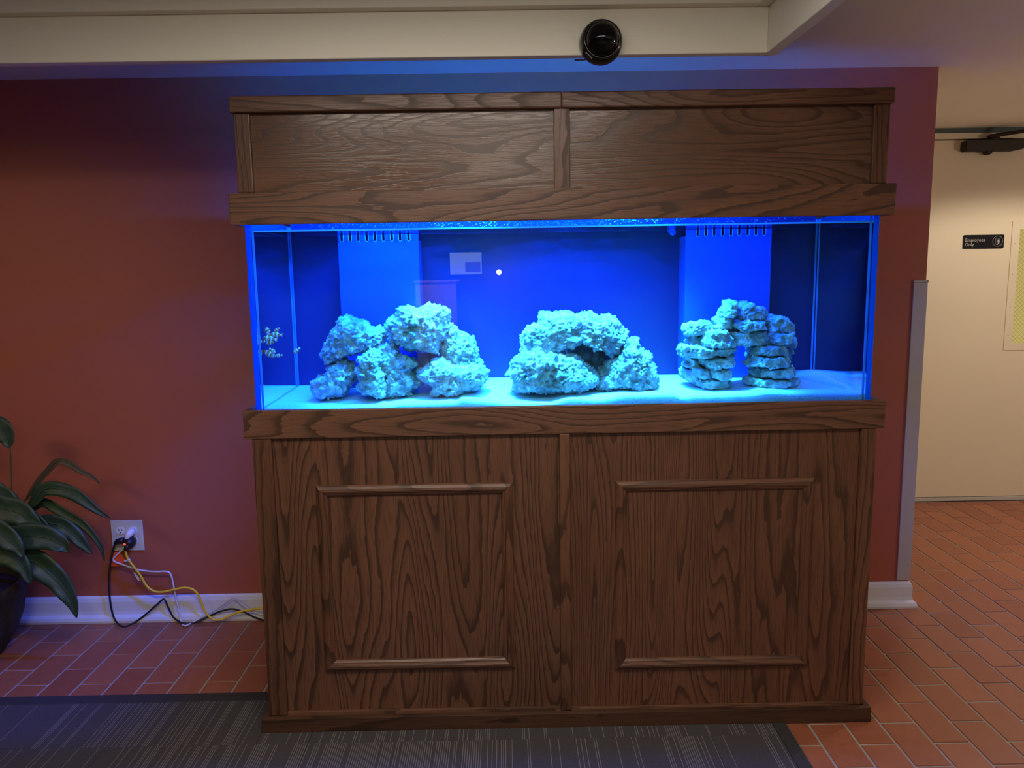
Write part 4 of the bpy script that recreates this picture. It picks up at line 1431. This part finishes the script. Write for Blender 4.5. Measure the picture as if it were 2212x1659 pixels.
def plug(name, pts, rad, mat, parent):
    bm = bmesh.new()
    add_tube(bm, pts, rad, 12)
    return finish(name, bm, mat, parent, True)


# white cord
t = thing('white_power_cord', 'white power cord looping from the outlet down behind the oak stand', 'cord', (-1.69, 0.75, 0.2))
plug('plug', [(-1.693, FY - 0.0085, 0.384), (-1.693, FY - 0.018, 0.384), (-1.696, FY - 0.028, 0.380), (-1.704, FY - 0.036, 0.366), (-1.712, FY - 0.036, 0.352)], [0.0135, 0.0150, 0.0150, 0.0095, 0.0050], plastic_white, t)
wp = [(-1.712, FY - 0.036, 0.352)] + [tuple(p) for p in WHITE_PATH[1:]]
tube('cable', catmull(wp, 8), 0.0036, cord_white, t)

# yellow cord with lit black plug
t = thing('yellow_extension_cord', 'yellow extension cord with a black plug whose red light glows', 'cord', (-1.70, 0.74, 0.2))
bm = bmesh.new()
add_tube(bm, [(-1.700, FY - 0.0085, 0.343), (-1.700, FY - 0.022, 0.343), (-1.701, FY - 0.040, 0.341), (-1.702, FY - 0.050, 0.338)], [0.021, 0.023, 0.021, 0.012], 18)
add_tube(bm, [(-1.702, FY - 0.040, 0.336), (-1.706, FY - 0.044, 0.324), (-1.709, FY - 0.046, 0.314)], [0.012, 0.009, 0.006], 12)
pg = finish('plug', bm, plastic_black, t, True)
bm = bmesh.new()
add_lathe(bm, [(0, 0.004), (0.003, 0.0032), (0.0045, 0.001), (0.0048, -0.004), (0, -0.004)], 14, Matrix.Translation((-1.708, FY - 0.051, 0.3435)) @ Matrix.Rotation(math.pi / 2, 4, 'X'))
finish('indicator_light', bm, red_led, pg, True)
yp = [(-1.709, FY - 0.046, 0.316)] + [tuple(p) for p in YELLOW_PATH[1:]]
tube('cable', catmull(yp, 8), 0.0046, cord_yellow, t)
bm = bmesh.new()
add_tube(bm, [(-1.702, 0.7375, 0.279), (-1.6985, 0.7375, 0.2735)], 0.0062, 10)
add_box(bm, -1.7185, -1.703, 0.7365, 0.7380, 0.2695, 0.2765)
lb = finish('cable_label', bm, paper_white, t)
bm = bmesh.new()
add_prism(bm, [(-1.6880, 0.2230), (-1.6790, 0.2180), (-1.6590, 0.1880), (-1.6650, 0.1855), (-1.6720, 0.1880)], 0.7395, 0.7408)
cl = finish('cable_label', bm, paper_white, t)
bm = bmesh.new()
add_prism(bm, [(-1.6672, 0.1960), (-1.6620, 0.1965), (-1.6600, 0.1905), (-1.6660, 0.1895)], 0.7390, 0.73945)
finish('print', bm, tag_orange, cl)

# black cord with orange tag
t = thing('black_power_cord', 'black power cord with an orange warning tag hanging from the outlet', 'cord', (-1.76, 0.75, 0.2))
plug('plug', [(-1.722, FY - 0.026, 0.350), (-1.735, FY - 0.028, 0.3505), (-1.748, FY - 0.032, 0.348), (-1.757, FY - 0.034, 0.339)], [0.0125, 0.0125, 0.0105, 0.0060], plastic_black, t)
bp_ = [(-1.757, FY - 0.034, 0.339)] + [tuple(p) for p in BLACK_PATH[1:]]
tube('cable', catmull(bp_, 8), 0.0038, cord_black, t)
bm = bmesh.new()
add_prism(bm, [(-1.7745, 0.3020), (-1.7400, 0.3010), (-1.7250, 0.2720), (-1.7330, 0.2460), (-1.7480, 0.2420), (-1.7850, 0.2435)], 0.7560, 0.7572)
og = finish('warning_tag', bm, tag_orange, t)
bm = bmesh.new()
add_box(bm, -1.764, -1.744, 0.7551, 0.7559, 0.2555, 0.2620)
finish('print', bm, tag_violet, og)

# ------------------------------------------------------------------ peace lily in its basket
t = thing('potted_peace_lily', 'leafy peace lily in a dark woven basket against the terracotta wall', 'plant', (-2.25, 0.50, 0))
bm = bmesh.new()
pr_ = [(0, 0.0008), (0.135, 0.0008), (0.15, 0.02), (0.19, 0.09), (0.215, 0.16), (0.215, 0.20), (0.235, 0.235), (0.250, 0.275), (0.240, 0.285), (0.215, 0.275), (0.205, 0.245), (0, 0.245)]
add_lathe(bm, pr_, 48, Matrix.Translation((-2.235, 0.50, 0)))
bmesh.ops.subdivide_edges(bm, edges=bm.edges[:], cuts=1)
for v in bm.verts:
    if v.co.z > 0.01:
        r_ = Vector((v.co.x + 2.235, v.co.y - 0.50, 0))
        v.co += r_.normalized() * 0.008 * noise.noise(v.co * 34) if r_.length > 0.1 else Vector()
finish('basket', bm, pot_dark, t, True)
bm = bmesh.new()
add_lathe(bm, [(0, 0.262), (0.10, 0.258), (0.200, 0.2465), (0.200, 0.2460), (0, 0.2460)], 30, Matrix.Translation((-2.235, 0.50, 0)))
finish('soil', bm, soil_mat, t, True)


def add_leaf(name, path, width, mat, fold=0.28, base=(-2.20, 0.50, 0.25), curl=0.0, stem=True):
    c = catmull(path, 6)
    n = len(c)
    bm = bmesh.new()
    rows = []
    side_prev = None
    for i, p in enumerate(c):
        s = i / (n - 1)
        tg = (c[min(i + 1, n - 1)] - c[max(i - 1, 0)]).normalized()
        view = Vector((0.15, -1.0, 0.35)).normalized()
        side = tg.cross(view)
        if side.length < 1e-4:
            side = side_prev or Vector((0, 1, 0))
        side.normalize()
        if side_prev is not None and side.dot(side_prev) < 0:
            side = -side
        side_prev = side
        nrm = side.cross(tg).normalized()
        if nrm.y > 0:
            nrm = -nrm
        w_ = width / 2 * (math.sin(math.pi * min(1, s ** 0.72) ** 1.0) ** 0.75 if 0 < s < 1 else 0.0) + 0.0012
        row = []
        for u in (-1, -0.66, -0.33, 0, 0.33, 0.66, 1):
            wob = 0.16 * width * noise.noise(Vector((s * 6, u * 2, width * 90))) * abs(u)
            q = p + side * (u * w_ * (1 - curl * abs(u) * 0.3)) + nrm * (w_ * fold * (abs(u) - 0.35) * -1 * -0.9 + wob)
            row.append(q)
        rows.append((row, nrm))
    thick = 0.0007
    T = [[bm.verts.new(q + nr * thick) for q in row] for row, nr in rows]
    B = [[bm.verts.new(q - nr * thick) for q in row] for row, nr in rows]
    for i in range(n - 1):
        for k in range(6):
            bm.faces.new((T[i][k], T[i][k + 1], T[i + 1][k + 1], T[i + 1][k]))
            bm.faces.new((B[i][k], B[i + 1][k], B[i + 1][k + 1], B[i][k + 1]))
        for k in (0, 6):
            bm.faces.new((T[i][k], T[i + 1][k], B[i + 1][k], B[i][k]))
    for i in (0, n - 1):
        for k in range(6):
            bm.faces.new((T[i][k], T[i][k + 1], B[i][k + 1], B[i][k]))
    lf = finish(name, bm, mat, t, True)
    # midrib and stalk
    rib = [p + nr * 0.0014 for p, (_, nr) in zip(c, rows)]
    tube('midrib', rib[:-2], [0.0016 * (1 - i / n) + 0.0005 for i in range(len(rib) - 2)], stem_green, lf, 6)
    if stem:
        b = Vector(base)
        a = c[0]
        mid = b.lerp(a, 0.6) + Vector((0, 0, 0.05 * (a - b).length / 0.3))
        tube('stalk', catmull([b, mid, a, c[1]], 6), 0.0028, stem_green, lf, 6)
    return lf


bases = [(-2.20, 0.52, 0.25), (-2.16, 0.47, 0.25), (-2.24, 0.45, 0.25), (-2.18, 0.55, 0.25)]
for i, (k, (w_, path)) in enumerate(LEAF.items()):
    lf = add_leaf('leaf', path, w_, leaf_dull if k in 'a' else leaf_green, base=bases[i % 4], stem=k != 'h')
    if k == 'a':
        lf['label'] = 'narrow withered leaf curling over at the top'
tube('flower_stalk', catmull(list(STALK) + [(-2.20, 0.52, 0.25)], 6), 0.0022, stem_green, t, 6)

# ------------------------------------------------------------------ room behind the camera, seen only as reflections in the glass
t = thing('wall_screen', 'lit screen on the far wall of the room, mirrored in the aquarium glass', 'screen', (-0.583, -6.15, 1.45))
box('screen_frame', -0.760, -0.405, -6.195, -6.165, 1.325, 1.580, plastic_black, t, 0.002)
box('screen_face', -0.750, -0.415, -6.164, -6.160, 1.340, 1.570, glow('screen_light', (0.80, 0.88, 1.0), 2.2), t)
box('screen_picture', -0.590, -0.430, -6.159, -6.157, 1.365, 1.470, glow('screen_picture_light', (0.5, 0.5, 0.62), 0.9), t)
t = thing('reception_desk', 'pale wooden reception desk at the far end of the room, mirrored in the aquarium glass', 'desk', (-0.85, -5.9, 0))
box('desk_front', -1.06, -0.655, -5.60, -5.575, 0.002, 1.270, plain('desk_laminate', (0.55, 0.36, 0.30), 0.4), t, 0.002)
box('desk_top', -1.07, -0.645, -6.10, -5.56, 1.2705, 1.292, plain('desk_top_laminate', (0.5, 0.34, 0.28), 0.4), t, 0.002)
lamp('desk_fill', 'SPOT', (-0.85, -4.9, 2.1), 120, WARM, (-0.85, -5.6, 1.1), spot_size=math.radians(40), spot_blend=0.4, shadow_soft_size=0.05)  # unseen spot added so the desk's reflection shows bright
